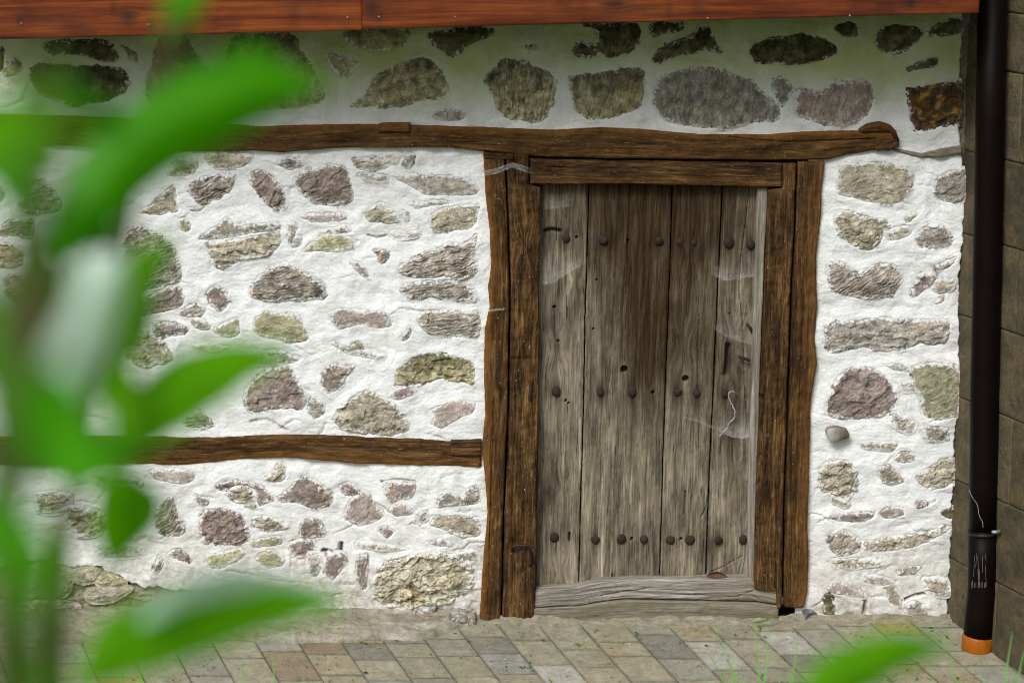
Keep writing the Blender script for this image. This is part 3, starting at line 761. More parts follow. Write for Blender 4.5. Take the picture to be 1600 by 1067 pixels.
put(timber('timber_beam', [(-70, 178), (95, 182), (200, 186), (400, 198), (560, 195), (600, 195), (760, 200), (870, 204), (940, 200), (1000, 203), (1100, 211), (1200, 211), (1280, 206), (1350, 205), (1398, 207)],
    [(-70, 226), (95, 228), (300, 238), (400, 236), (440, 239), (520, 232), (600, 231), (700, 231), (752, 237), (850, 246), (950, 248), (1100, 250), (1250, 251), (1292, 250), (1325, 243), (1365, 236), (1398, 231)],
    'h', -.030, .12, TIMBER, WALL, edge=(1, .45), seed=3, wob=.006, cracks=[([(1140, 214), (1180, 219), (1240, 222), (1370, 217)], .002, .012), ([(500, 222), (640, 224), (760, 222)], .0016, .006)],
    knots=[(905, 228, .012), (1260, 230, .015)]))
put(timber('timber_beam', [(-70, 684), (200, 682), (260, 683), (330, 684), (440, 680), (560, 682), (640, 686), (700, 690), (752, 690)],
    [(-70, 728), (180, 724), (290, 727), (370, 719), (440, 715), (480, 718), (560, 725), (640, 727), (752, 731)],
    'h', -.022, .12, TIMBER, WALL, edge=(.25, 1), seed=11, wob=.006, warp=.006, extra=lambda X, Z: .003 * fbm(X * 12, Z * 50, 4, 90), cracks=[([(560, 688), (640, 692), (704, 694)], .002, .006)]))
o = put(timber('patch_block', [(704, 689), (752, 688)], [(705, 712), (752, 713)], 'h', -.034, .05, TIMBER, WALL, seed=15, round_=.006)); o['label'] = 'darker squared wooden block let into the beam'
o = put(timber('patch_block', [(592, 194), (600, 193), (640, 193)], [(592, 209), (610, 207), (640, 208)], 'h', -.040, .04, TIMBER, WALL, seed=16, edge=(1, 0), round_=.008))
o = put(timber('beam_end', [(1343, 203), (1356, 194), (1375, 191), (1392, 196), (1400, 205), (1404, 216)], [(1343, 208), (1375, 207), (1392, 208), (1404, 222)], 'h', -.040, .06, TIMBER, WALL, seed=17, edge=(.5, 0), round_=.01, wob=.008)); o['label'] = 'split knotty end of the upper beam'
o = put(timber('beam_end', [(1368, 225), (1385, 219), (1402, 217)], [(1368, 236), (1390, 236), (1405, 229)], 'h', -.036, .06, TIMBER, WALL, seed=18, round_=.008, wob=.008)); o['label'] = 'splintered lower corner of the upper beam'
o = put(timber('timber_beam', [(1395, 232), (1440, 240), (1470, 233), (1503, 228)], [(1395, 236), (1440, 247), (1475, 245), (1503, 240)], 'h', -.012, .06, SILL, WALL, seed=19, round_=.006, wob=.012), brown=lambda X, Z: .9 + 0 * X); o['label'] = 'crumbling sliver of a beam running to the corner'

# wooden peg sticking out of the wall
pc = at(1307, 677, -.03)
V, F = [], []
def peg(name, c, r, L, mat, parent, seed=1):
    nn = 18; V = []; rr = [1 + .1 * math.sin(3 * a + seed) + random.uniform(-.08, .08) for a in np.linspace(0, 2 * math.pi, nn, endpoint=False)]
    for dy, sc in ((.05, 1), (-L + .002, 1), (-L, .96), (-L, .4)):
        for k in range(nn):
            a = 2 * math.pi * k / nn; V.append((c[0] + r * rr[k] * sc * math.cos(a), c[1] + dy, c[2] + .62 * r * rr[k] * sc * math.sin(a)))
    F = [(i * nn + k, i * nn + (k + 1) % nn, (i + 1) * nn + (k + 1) % nn, (i + 1) * nn + k) for i in range(3) for k in range(nn)] + [tuple(range(3 * nn, 4 * nn))]
    V = np.array(V); return mk(name, V, F, mat, parent, {'g': V * np.array([1, .2, 1]), 'brown': np.zeros(len(V))})
o = peg('wooden_peg', pc, .046, .022, SILL, WALL); o['label'] = 'grey sawn stub of a wooden peg poking from the plaster'

# plinth of crumbling mortar at the foot, left of the door
def plinth():
    xs = np.arange(at(-70, 980)[0], at(738, 990, -.2)[0], .0055)
    prof = [(.03, .05), (-.02, .036), (-.07, .026), (-.12, .020), (-.17, .010), (-.200, .002), (-.216, -.012), (-.222, -.03), (-.226, -.05)]
    pr = np.array(prof); L = np.concatenate([[0], np.cumsum(np.hypot(*np.diff(pr, axis=0).T))]); n = 56
    tt = np.linspace(0, L[-1], n); py, pz = np.interp(tt, L, pr[:, 0]), np.interp(tt, L, pr[:, 1])
    X, T = np.meshgrid(xs, tt, indexing='ij')
    Yb = py[None, :] + 0 * X; Zb = pz[None, :] + 0 * X
    env = sst(0, .05, T)
    n1 = .014 * fbm(X * 5, T * 9, 4, 201) + .007 * fbm(X * 28, T * 28, 4, 202) + .006 * ridge(X * 12, T * 20, 3, 203) - .004
    gap = sst(.1, .5, fbm(X * 3.5, T * 3, 3, 204)) * .016 * sst(.1, .2, T)
    Yb = Yb * (1 - .55 * sst(at(640, 990)[0], at(735, 990)[0], X + .03 * fbm(X * 10, T * 10, 2, 207))) * (1 + .10 * fbm(X * 3, X * 0, 3, 208))
    Yb = Yb - n1 * env * .9; Zb = Zb + n1 * env * .6 - gap
    # the bank tapers up to the wall on the far left
    V = np.stack([X.ravel(), Yb.ravel(), Zb.ravel()], 1)
    V2, F2, src = skirt(V, len(xs), n, (0, .12, -.05))
    k = np.clip(.5 + fbm(X * 9, T * 14, 4, 205), 0, 1)[..., None]; gr = sst(-.1, .5, fbm(X * 1.5, T * 5, 3, 206) + .4 * sst(-.4, -1.2, X))[..., None]
    C = np.array((.42, .40, .34)) * k + np.array((.24, .205, .155)) * (1 - k)
    C = C * (1 - .45 * gr) + np.array((.16, .19, .09)) * .45 * gr
    o = mk('plinth', V2, F2, SLAB, WALL, {'tint': C.reshape(-1, 3)[src]}); o['label'] = 'crumbling grey mortar ledge along the foot of the wall'
plinth()
def chunk(name, px, Yf, thick, col, parent, seed, rough=.006, fleck=.0):
    P = catmull(XZ(px, Yf)); a, b = P.min(0) - .004, P.max(0) + .004
    ux, uz = np.arange(a[0], b[0], .0035), np.arange(a[1], b[1], .0035); X, Z = np.meshgrid(ux, uz); d = sdf(P, X, Z)
    f1, _ = facets(X * 22, Z * 30, seed, .5)
    h = -thick * sst(.012, -.003, d) + rough * f1 + .5 * rough * fbm(X * 60, Z * 60, 3, seed + 1)
    V = np.stack([X.ravel(), Yf - h.ravel(), Z.ravel()], 1); F = gridF(len(uz), len(ux)); kf = (d > -.004).ravel(); F = F[kf[F].all(1)]
    used = np.unique(F); rm = np.full(len(V), -1); rm[used] = np.arange(len(used))
    k = np.clip(.6 + .6 * fbm(X * 30, Z * 30, 3, seed + 2), .3, 1.2)
    T = (np.array(col)[None, None] * k[..., None]).reshape(-1, 3)
    return mk(name, V[used], rm[F], ROCK, parent, {'tint': T[used], 'wash': np.full(len(used), fleck), 'g': V[used][:, [0, 2, 1]], 'lay': np.full(len(used), .4), 'rgh': np.full(len(used), .8)})
chunk('stone', [(692, 968), (705, 958), (744, 962), (748, 995), (742, 1000), (716, 1000), (705, 985)], -.070, .09, (.46, .41, .35), WALL, 301, .008, .35)
chunk('stone', [(632, 966), (645, 952), (684, 945), (680, 960), (660, 970), (640, 972)], -.035, .05, (.42, .40, .33), WALL, 302, .005, .45)
chunk('stone', [(690, 985), (708, 978), (720, 990), (716, 1003), (696, 1000)], -.10, .08, (.50, .47, .42), WALL, 303, .006, .4)

# ------------------------------------------------------------------ door frame
FR = empty('door_frame', at(1010, 965, -.03), 'dark brown hewn timber frame around the weathered plank door', 'door frame')
LO = [(755, 240), (758, 300), (765, 360), (767, 420), (762, 450), (765, 480), (757, 520), (756, 600), (758, 650), (753, 700), (757, 740), (762, 800), (756, 860), (752, 920), (749, 972)]
LM = [(788, 240), (793, 350), (796, 450), (795, 520), (793, 650), (790, 720), (786, 800), (784, 900), (782, 972)]
zt = at(800, 243, -.03)[2]
put(timber('post', LO, LM, 'v', -.034, .16, TIMBER, FR, edge=(1, 0), seed=21, wob=.006, round_=.012,
    cracks=[([(772, 620), (770, 700), (766, 800), (764, 890), (762, 960)], .0016, .012)], knots=[(772, 590, .014)]))
LM2 = [(a + 2.2, b) for a, b in LM]
put(timber('post', LM2, [(826, 240), (826, 289), (826.5, 290), (844, 292.5), (845, 340), (842, 420), (843, 520), (841, 650), (840, 760), (838, 850), (836, 935), (835, 972)], 'v', -.030, .16, TIMBER, FR, seed=22, wob=.007, round_=.009, knots=[(820, 385, .02), (812, 540, .015)],
    extra=lambda X, Z: .0035 * ridge(X * 16, Z * 26, 4, 91), cracks=[([(812, 370), (822, 385), (832, 403)], .003, .012), ([(800, 560), (842, 561)], .0015, .006)]))
put(timber('lintel', [(828, 248), (950, 250.5), (1100, 253), (1222, 255)], [(828, 289), (950, 288), (1050, 290), (1140, 292), (1222, 294)], 'h', -.024, .14, TIMBER, FR, edge=(0, .35), seed=23, wob=.005, warp=.006,
    cracks=[([(905, 268), (920, 266)], .002, .004)]))
RI = [(1223, 256), (1223, 294), (1222.5, 295), (1200, 297), (1197, 400), (1193, 500), (1188, 620), (1184, 700), (1181, 800), (1178, 920)]
RM = [(1245, 256), (1243, 340), (1237, 450), (1232, 600), (1229, 700), (1225, 800), (1224, 900), (1223, 950)]
put(timber('post', RI + [(1213, 922), (1214, 950)], [(a - 1.3, b) for a, b in RM], 'v', -.030, .16, TIMBER, FR, seed=24, wob=.006, round_=.008, extra=lambda X, Z: .0035 * ridge(X * 14, Z * 24, 4, 92),
    holes=[(1189, 620, 4.5, .03)], cracks=[([(1201, 700), (1199, 800), (1196, 900)], .0014, .006)]))
put(timber('post', [(a + 1.3, b) for a, b in RM], [(1289, 253), (1284, 300), (1282, 350), (1276, 400), (1276, 450), (1278, 480), (1273, 530), (1277, 570), (1268, 620), (1266, 680), (1264, 760), (1262, 820), (1264, 870), (1262, 920), (1256, 950)],
    'v', -.032, .16, TIMBER, FR, edge=(0, .9), seed=25, wob=.006, round_=.012, cracks=[([(1254, 480), (1250, 600), (1247, 700)], .0014, .008), ([(1247, 330), (1262, 345), (1274, 352)], .0015, .006)]))
put(timber('jamb_strip', [(1184, 294), (1180, 420), (1177, 500), (1174, 600), (1170, 700), (1169, 800), (1168.5, 912)], [(1200, 294), (1194, 420), (1189, 540), (1185, 660), (1181, 800), (1179, 918)], 'v', -.004, .09, SILL, FR, seed=26, wob=.002, round_=.004),
    brown=lambda X, Z: .35 + 0 * X)
put(timber('sill', [(815, 941), (830, 938), (836, 921), (900, 917), (940, 908), (990, 905), (1060, 906), (1110, 904), (1176, 903), (1184, 914), (1214, 922), (1224, 932)],
    [(815, 950), (830, 950), (900, 947), (940, 940), (975, 936), (1100, 938), (1180, 940), (1224, 946)], 'h', -.020, .13, SILL, FR, seed=27, wob=.004, round_=.012, warp=.006, sp=(.005, .003),
    extra=lambda X, Z: .0035 * fbm(X * 4, Z * 70 + 3 * fbm(X * 3, Z * 3, 2, 94), 4, 93), cracks=[([(940, 930), (975, 924), (1010, 920)], .0018, .012), ([(1050, 928), (1150, 932), (1190, 918)], .0015, .008)]),
    brown=lambda X, Z: .65 * sst(at(1080, 900)[0], at(1200, 900)[0], X))
put(timber('sill', [(817, 951), (900, 948), (940, 941.5), (975, 938), (1100, 940), (1180, 942), (1216, 947)], [(817, 968), (1000, 972), (1216, 972)], 'h', -.026, .13, SILL, FR, seed=28, wob=.005, round_=.004, warp=.008), brown=lambda X, Z: .8 + 0 * X)
o = put(timber('corner_block', [(756, 238), (790, 243)], [(756, 248), (802, 250)], 'h', -.042, .05, TIMBER, FR, seed=29, round_=.006)); o['label'] = 'small wedge on top of the left post'
def wire(name, px, Y, r, mat, parent, label=None, seg=8, jit=0):
    P = np.array([at(q[0], q[1], Y - (q[2] if len(q) > 2 else 0)) for q in px])
    t = np.linspace(0, len(P) - 1, len(P) * 4); k = np.minimum(t.astype(int), len(P) - 2); f = t - k
    p0, p1, p2, p3 = P[np.maximum(k - 1, 0)], P[k], P[k + 1], P[np.minimum(k + 2, len(P) - 1)]; f = f[:, None]
    Q = .5 * (2 * p1 + (p2 - p0) * f + (2 * p0 - 5 * p1 + 4 * p2 - p3) * f ** 2 + (3 * p1 - p0 - 3 * p2 + p3) * f ** 3)
    Q += rng.normal(0, jit, Q.shape) if jit else 0
    o = tube(name, Q, r, mat, parent, seg)
    if label: o['label'] = label
    return o
wire('staple', [(801, 861, -.02), (801, 856, .012), (804, 853, .016), (815, 852, .016), (824, 852, .016), (826.5, 856, .016), (829, 868, .014), (830, 878, .010), (828, 883, .0), (825, 884, -.02)], -.036, .0055, IRONB, FR, 'bent iron staple hammered into the left post')
wire('bolt', [(830, 596, 0), (829, 612, .004), (827, 627, 0)], -.034, .006, IRON, FR, 'rusty bolt in the left inner post')

# ------------------------------------------------------------------ plank door
DOOR = empty('plank_door', at(1010, 920, .05), 'weathered grey oak plank door with rows of rusty studs', 'door')
NAILS = [(884, 372, 6.5), (942, 375, 8), (1029, 377, 7.5), (1063, 378, 7), (1084, 379, 4.5), (1139, 379, 8), (1173, 382, 7),
         (869, 611, 7.5), (938, 612, 6.5), (987, 612, 7), (1059, 613, 7), (1088, 614, 6.5), (1133, 615, 5.5),
         (866, 839, 7.5), (930, 843, 7), (971, 842, 7.5), (1006, 842, 6.5), (1047, 843, 7.5), (1078, 843, 8), (1123, 844, 7), (1161, 843, 6.5)]
DY = .034
b1 = [(921, 280), (917, 420), (914, 500), (912, 640), (908, 760), (904, 925)]
b2 = [(985, 280), (983, 330), (981, 400), (978, 460)]
b3 = [(1051, 280), (1047, 420), (1040, 600), (1036, 720), (1030, 925)]
b4 = [(1129, 280), (1124, 400), (1120, 480), (1115, 600), (1110, 700), (1106, 800), (1102, 925)]
HOLES = [(975, 577, 6, .05), (1071, 592, 5.5, .05), (987, 842, 2.6, .03), (1064, 842, 2.6, .03), (901, 371, 2.2, .03), (981, 376, 2, .03), (932, 437, 1.8, .02), (927, 514, 2.2, .02), (1020, 613, 3.2, .02), (872, 533, 2.4, .02), (866, 480, 3, .02), (884, 626, 2.5, .02), (888, 630, 2, .02)]
SLOTS = [([(851, 361), (862, 359), (874, 361)], .006, .035), ([(890, 833), (890, 845)], .0035, .03), ([(1138, 540), (1137, 560), (1134, 585)], .009, .035), ([(1106, 775), (1104, 790), (1096, 808)], .002, .01), ([(1071, 768), (1070, 785), (1068, 805)], .002, .012)]
CR = [(b2, .0016, .010), ([(956, 555), (953, 590), (950, 620), (947, 680), (942, 740), (936, 810), (933, 850)], .002, .006), ([(945, 620), (944, 700)], .0015, .004),
      ([(1171, 290), (1166, 340), (1158, 400), (1155, 450), (1160, 500), (1162, 540), (1163, 600), (1166, 640), (1169, 680)], .0018, .012),
      ([(1092, 470), (1091, 520), (1090, 580), (1093, 640), (1092, 700)], .0014, .006), ([(1059, 810), (1058, 860), (1056, 905)], .0012, .006),
      ([(1140, 490), (1145, 510), (1150, 525)], .004, .010), ([(1103, 905), (1112, 893), (1130, 885), (1160, 868)], .0016, .008)]
def stain(X, Z):
    s = 0 * X
    for (a, b, r) in NAILS:
        k = at(a, b, DY); dx = (X - k[0]) / (.021 * r / 7); dz = Z - k[2]
        s = np.maximum(s, np.exp(-dx ** 2) * np.where(dz < 0, np.exp(-(dz / (.06 if b > 500 else .045)) ** 2), np.exp(-(dz / .045) ** 2)) * (.95 if b < 800 else .55))
    for (a, b, r, q) in HOLES[8:11]:
        k = at(a, b, DY); s = np.maximum(s, .8 * np.exp(-((X - k[0]) / .006) ** 2 - ((Z - k[2] + .02) / .04) ** 2))
    for (a, b, rx_, rz_, q) in [(1137, 560, 6, 30, .9), (1098, 400, 5, 30, .8), (1150, 640, 20, 30, .5), (862, 372, 14, 14, .5), (1150, 600, 20, 20, .4), (1112, 380, 7, 14, .7), (895, 560, 3, 40, .5), (866, 480, 5, 9, .6)]:
        k = at(a, b, DY); s = np.maximum(s, q * np.exp(-((X - k[0]) / (rx_ * PXM)) ** 2 - ((Z - k[2]) / (rz_ * PXM)) ** 2))
    return np.clip(s, 0, 1)
def brown(X, Z):
    c = at(1025, 450, DY); b = 1.05 * np.exp(-((X - c[0]) / (105 * PXM)) ** 2 - np.maximum((c[2] - Z) / (250 * PXM), 0) ** 2)
    b = b + .5 * sst(at(800, 470)[2], at(800, 330)[2], Z)  # shade at the top of the recessed door, painted as browner wood
    b = b + .45 * np.exp(-((X - at(1150, 500)[0]) / (22 * PXM)) ** 2 - ((Z - at(1150, 720)[2]) / (200 * PXM)) ** 2)
    b = b - .6 * np.exp(-((X - at(868, 500)[0]) / (30 * PXM)) ** 2) * sst(at(800, 430)[2], at(800, 520)[2], Z)
    b = b - .35 * sst(at(800, 640)[2], at(800, 850)[2], Z)
    b = b - .30 * (X < at(914, 500, DY)[0])
    return np.clip(b, 0, 1)
def sh(P, d): return [(a + d, b) for a, b in P]
KN = [(870, 545, .022), (876, 895, .014), (893, 345, .014), (1068, 530, .022), (1085, 640, .012), (1148, 520, .02), (1140, 575, .016), (1150, 895, .016), (1078, 400, .016), (1068, 560, .016), (880, 760, .012), (1150, 740, .016), (900, 440, .012)]
put(timber('plank', [(842, 280), (842, 925), (830, 930)][:2] and [(840, 280), (836, 925)], sh(b1, -1), 'v', DY, .04, PLANK, DOOR, seed=31, cracks=CR + SLOTS, holes=HOLES, knots=KN, round_=.003, sp=(.0038, .0026), wob=.003), brown=brown, stain=stain)
put(timber('plank', sh(b1, .8), sh(b3, -1), 'v', DY + .003, .04, PLANK, DOOR, seed=34, cracks=CR + SLOTS, holes=HOLES, knots=KN, round_=.003, sp=(.0038, .0026), wob=.003), brown=brown, stain=stain)
put(timber('plank', sh(b3, .9), sh(b4, -1), 'v', DY - .001, .04, PLANK, DOOR, seed=37, cracks=CR + SLOTS, holes=HOLES, knots=KN, round_=.003, sp=(.0038, .0026), wob=.003), brown=brown, stain=stain)
put(timber('plank', sh(b4, 1), [(1190, 280), (1186, 400), (1182, 600), (1176, 925)], 'v', DY + .005, .04, PLANK, DOOR, seed=40, cracks=CR + SLOTS, holes=HOLES, knots=KN, round_=.003, sp=(.0038, .0026), wob=.004), brown=brown, stain=stain)
# dark boards of the door's back layer, seen only through gaps and holes
Bk = np.array([at(832, 270, .10), at(1195, 270, .10), at(1195, 935, .10), at(832, 935, .10)])
mk('back_board', Bk, np.array([[0, 1, 2, 3]]), PLANK, DOOR, {'g': Bk, 'brown': np.ones(4), 'stain': np.ones(4)}, smooth=False)
for j, (a, b, r) in enumerate(NAILS):
    c = at(a, b, DY); r = r * PXM; nn = 12; V = []; rr = [1 + random.uniform(-.09, .09) for _ in range(nn)]; q = random.uniform(.85, 1.2); tx, tz = random.uniform(-.25, .25), random.uniform(-.25, .25)
    dd = [(.015, 1.0), (-.003, 1.0), (-.006, .9), (-.009, .55)]
    for dy, sc in dd:
        for k in range(nn):
            t = 2 * math.pi * k / nn; V.append((c[0] + r * rr[k] * sc * math.cos(t), c[1] + dy * r / .018 + (tx * r * math.cos(t) + tz * r * math.sin(t)) * .6 + (random.uniform(-.0012, .0012) if dy < 0 else 0), c[2] + r * rr[k] * sc * q * math.sin(t)))
    V.append((c[0], c[1] - .0105 * r / .018, c[2])); L = len(V) - 1
    F = [(i * nn + k, i * nn + (k + 1) % nn, (i + 1) * nn + (k + 1) % nn, (i + 1) * nn + k) for i in range(3) for k in range(nn)] + [(3 * nn + k, 3 * nn + (k + 1) % nn, L) for k in range(nn)]
    mk('stud', V, F, IRON, DOOR)
wire('latch_hook', [(1151, 617, -.01), (1148, 613, .02), (1142, 612, .028), (1138, 616, .03), (1140, 624, .03), (1145, 634, .03), (1149, 645, .03), (1147, 653, .03), (1140, 661, .028), (1137, 668, .025), (1130, 675, .02), (1124, 682, .012)], DY - .004, .003, WIRE, DOOR, 'twisted pale wire hanging from the stud', jit=.0012)
wire('latch_pin', [(1154, 557, .01), (1162, 560, .014), (1172, 563, .014)], DY - .004, .006, IRONB, DOOR, 'dark iron pin near the door edge')
wire('latch_pin', [(1167, 506, .006), (1172, 512, .012), (1176, 520, .01)], DY - .004, .006, IRONB, DOOR, 'bent dark iron pin near the door edge')

# ------------------------------------------------------------------ cobwebs
def web(px_a, px_b, Ya, Yb, dens, label, n=60, m=16, sag=.012):
    """sheet between two px polylines"""
    A = np.array([at(x, y, Ya) for x, y in px_a]); B = np.array([at(x, y, Yb) for x, y in px_b])
    ta, tb = np.linspace(0, 1, len(A)), np.linspace(0, 1, len(B)); t = np.linspace(0, 1, n)
    A = np.stack([np.interp(t, ta, A[:, k]) for k in range(3)], 1); B = np.stack([np.interp(t, tb, B[:, k]) for k in range(3)], 1)
    s = np.linspace(0, 1, m)[None, :, None]; G = A[:, None] * (1 - s) + B[:, None] * s
    T, Sx = np.meshgrid(t, np.linspace(0, 1, m), indexing='ij')
    G[..., 1] -= sag * np.sin(math.pi * T) * (.3 + .7 * Sx) ; G[..., 2] += .0015 * fbm(T * 8, Sx * 4, 3, 5)
    d = .75 * (dens[0] * (1 - Sx) ** 1.5 + dens[1] * Sx ** 1.7) * (.75 + .5 * fbm(T * 5, Sx * 5, 3, len(label))) * (.65 + .7 * np.abs(gn(T * 30 + Sx * 6, Sx * 3, 7)))
    d = np.clip(d, 0, 1) * np.clip(np.sin(math.pi * np.clip(T, .03, .97)) * 3, .15, 1)
    o = mk('cobweb', G.reshape(-1, 3), gridF(n, m), WEB, None, {'dens': d.ravel()})
    tag(o, label, 'cobweb', 'dusty cobwebs on the door and wall'); return o
web([(845, 385), (880, 395), (916, 402)], [(846, 445), (862, 442), (885, 428), (912, 412)], .04, .0, (.0, .42), 'dusty cobweb sheet across the upper left of the door under the left stud')
web([(845, 300), (870, 300), (895, 302)], [(846, 328), (870, 325), (892, 322)], .04, .01, (.0, .22), 'faint cobweb in the top left corner of the door')
web([(1105, 405), (1150, 405), (1184, 400)], [(1112, 430), (1133, 438), (1160, 434), (1186, 431)], .045, .01, (.0, .34), 'cobweb stretched to the jamb strip below the upper right studs')
web([(1130, 640), (1155, 640), (1178, 640)], [(1118, 671), (1140, 681), (1160, 684), (1180, 682)], .04, .0, (.05, .55), 'thick cobweb pocket behind the hanging wire')
web([(1060, 648), (1090, 652), (1118, 663)], [(1058, 650), (1088, 657), (1120, 672)], .04, .02, (.0, .38), 'thin cobweb strand left of the hanging wire')
web([(1120, 495), (1150, 498), (1180, 500)], [(1112, 512), (1135, 526), (1155, 533), (1182, 541)], .045, .01, (.02, .24), 'faint cobweb beside the iron pins')
web([(745, 270), (775, 263), (800, 254), (828, 262)], [(742, 277), (775, 272), (800, 262), (830, 272)], -.05, -.052, (.55, .55), 'cobweb strand across the top of the left post', sag=.004)
web([(742, 478), (762, 484), (790, 481)], [(742, 480), (762, 487), (792, 483.5)], -.045, -.05, (.7, .7), 'short cobweb thread on the left post at mid height', sag=.004)
web([(1492, 24), (1508, 30), (1528, 40)], [(1490, 26), (1508, 36), (1530, 48)], -.06, -.12, (.35, .5), 'cobweb between the eaves and the downpipe')

# ------------------------------------------------------------------ eaves with varnished fascia
EV = empty('roof_eaves', at(760, 40, -.5), 'roof eaves with varnished red-brown fascia boards above the wall', 'eaves')
EY = -.50
def fknot(L):
    def f(X, Z):
        s = 0 * X
        for (a, b, rx_, rz_, q) in L:
            k = at(a, b, EY); s = np.maximum(s, q * np.exp(-((X - k[0]) / (rx_ * PXM)) ** 2 - ((Z - k[2]) / (rz_ * PXM)) ** 2))
        return s
    return f
put(timber('fascia_board', [(-90, -60), (565.2, -60)], [(-90, 64), (300, 55), (565.2, 48)], 'h', EY, .035, FASCIA, EV, seed=51, round_=.005, wob=.0008, grain=.25, knots=[(200, 22, .012)], warp=.002),
    stain=fknot([(200, 28, 14, 14, .75), (178, 15, 6, 12, .5), (235, 40, 6, 12, .5), (460, 22, 9, 14, .45), (30, 32, 6, 10, .5)]))
put(timber('fascia_board', [(565.9, -60), (1530, -60)], [(565.9, 46.5), (1000, 35), (1530, 21)], 'h', EY - .004, .035, FASCIA, EV, seed=54, round_=.005, wob=.0008, grain=.25, knots=[(583, 10, .012), (960, 5, .014)], warp=.002),
    stain=fknot([(581, 12, 14, 14, .8), (592, 26, 8, 10, .6), (962, 6, 24, 14, .8), (1000, 14, 40, 10, .35), (1045, 16, 6, 12, .5), (1422, 5, 8, 8, .8), (1090, 5, 14, 20, .3)]))
for (a, b) in [(592, 27), (711, 27), (543, 28), (33, 37), (232, 39), (1106, 29), (1328, 25)]:
    c = at(a, b, EY - .006); r = .0032
    V = [(c[0] + r * math.cos(t), c[1], c[2] + r * math.sin(t)) for t in np.linspace(0, 2 * math.pi, 8, endpoint=False)] + [(c[0], c[1] - .002, c[2])]
    mk('nail_head', V, [(k, (k + 1) % 8, 8) for k in range(8)], ZINC, EV)
# soffit boards from the wall to the fascia, and the sloping roof boards above
sx0, sx1 = at(-90, 40, EY)[0], at(1532, 20, EY)[0]
zb0, zb1 = at(-90, 64, EY)[2] + .06, at(1530, 21, EY)[2] + .06
def quadbox(name, a, b, c, d, t, mat, parent, attrs=None):
    P = np.array([a, b, c, d], float); Q = P + np.array(t); V = np.vstack([P, Q])
    F = np.array([[0, 1, 2, 3], [7, 6, 5, 4], [0, 4, 5, 1], [1, 5, 6, 2], [2, 6, 7, 3], [3, 7, 4, 0]])
    return mk(name, V, F, mat, parent, attrs or {'g': V[:, [0, 1, 2]], 'stain': np.zeros(8), 'edge': np.zeros(8)}, smooth=False)
for k in range(5):
    ya, yb = EY + .036 + k * .1, EY + .036 + k * .1 + .097
    quadbox('soffit_board', (sx0, ya, zb0), (sx1, ya, zb1), (sx1, yb, zb1 + .0), (sx0, yb, zb0), (0, 0, .018), FASCIA, EV)
quadbox('roof_deck', (sx0, EY - .05, zb0 + .20), (sx1, EY - .05, zb1 + .20), (sx1, .6, zb1 + .62), (sx0, .6, zb0 + .62), (0, 0, .04), TIMBER, EV)

# ------------------------------------------------------------------ sandstone return wall on the right
RD = np.array([1570., -(cp * FPX + sp_ * 833), 0]); RD /= np.linalg.norm(RD); RN = np.array([RD[1], -RD[0], 0])
if RN[0] > 0: RN = -RN
RC = at(1499, 500, .0); RC = np.array([RC[0], 0, 0]) + 0 * RD - RD * .06
RW = empty('sandstone_wall', RC + RD * .3, 'brown sandstone block wall on the right behind the downpipe', 'wall')
def rplane(x, y):
    d = ray(x, y); t = ((RC - C0) @ RN) / (d @ RN); P = C0 + d * t; return (P - RC) @ RD, P[2]
levels = [(-60, None), (22, 1590), (115, 1590), (255, 1590), (390, 1590), (523, 1590), (658, 1590), (795, 1590), (927, 1590)]
zs = [rplane(1590, y)[1] for y, _ in levels] + [-.05 - .14]
tj = {1: 1581, 3: 1586, 5: 1590}
for i in range(len(zs) - 1):
    za, zb = zs[i + 1] + .0012, zs[i] - .0012
    if i == 0: cuts = [-.03, .62, 1.1]
    else:
        t1 = rplane({2: 1581, 4: 1587, 6: 1589}.get(i, 1500 + 0), 500)[0] if i in (2, 4, 6) else .30 + .05 * (i % 3)
        cuts = [-.03, (.05 if i % 2 else -.0)] if False else [-.03]
        cuts += [t1, t1 + .34, t1 + .75]
    if i in (1, 3, 5, 7): cuts = [-.03, .62 + .03 * i, 1.15]
    for a, b in zip(cuts[:-1], cuts[1:]):
        a2, b2_ = a + .0012, b - .0012
        n_, m_ = max(4, int((b2_ - a2) / .006)), max(4, int((zb - za) / .006))
        t, z = np.linspace(a2, b2_, n_), np.linspace(za, zb, m_); T, Z = np.meshgrid(t, z, indexing='ij'); s = 400 + i * 7 + int(a * 10)
        e = np.minimum(np.minimum(T - a2, b2_ - T), np.minimum(Z - za, zb - Z))
        h = -.003 * sst(.007, 0, e) + .004 * fbm(T * 9, Z * 9, 4, s) + .0015 * fbm(T * 70, Z * 70, 3, s + 1)
        P = RC[None, None] + RD[None, None] * T[..., None] + RN[None, None] * h[..., None]; P[..., 2] = Z
        V2, F2, src = skirt(P.reshape(-1, 3), n_, m_, -RN * .05)
        k = np.clip(.5 + .8 * fbm(T * 8, Z * 8, 4, s + 2), 0, 1)[..., None]
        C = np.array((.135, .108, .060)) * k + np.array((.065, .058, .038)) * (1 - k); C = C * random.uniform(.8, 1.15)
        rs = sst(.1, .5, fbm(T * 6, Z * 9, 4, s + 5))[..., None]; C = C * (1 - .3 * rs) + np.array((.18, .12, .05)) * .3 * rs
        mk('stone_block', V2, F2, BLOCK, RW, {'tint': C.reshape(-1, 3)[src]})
mb = [RC - RN * .012 + RD * a + np.array([0, 0, z]) for a, z in ((-.03, -.15), (1.5, -.15), (1.5, 3), (-.03, 3))]
V = np.array(mb + [p - RN * .2 for p in mb])
mk('mortar_bed', V, np.array([[0, 1, 2, 3], [7, 6, 5, 4], [0, 4, 5, 1], [1, 5, 6, 2], [2, 6, 7, 3], [3, 7, 4, 0]]), SLAB, RW, {'tint': np.tile((.2, .185, .15), (8, 1))}, smooth=False)
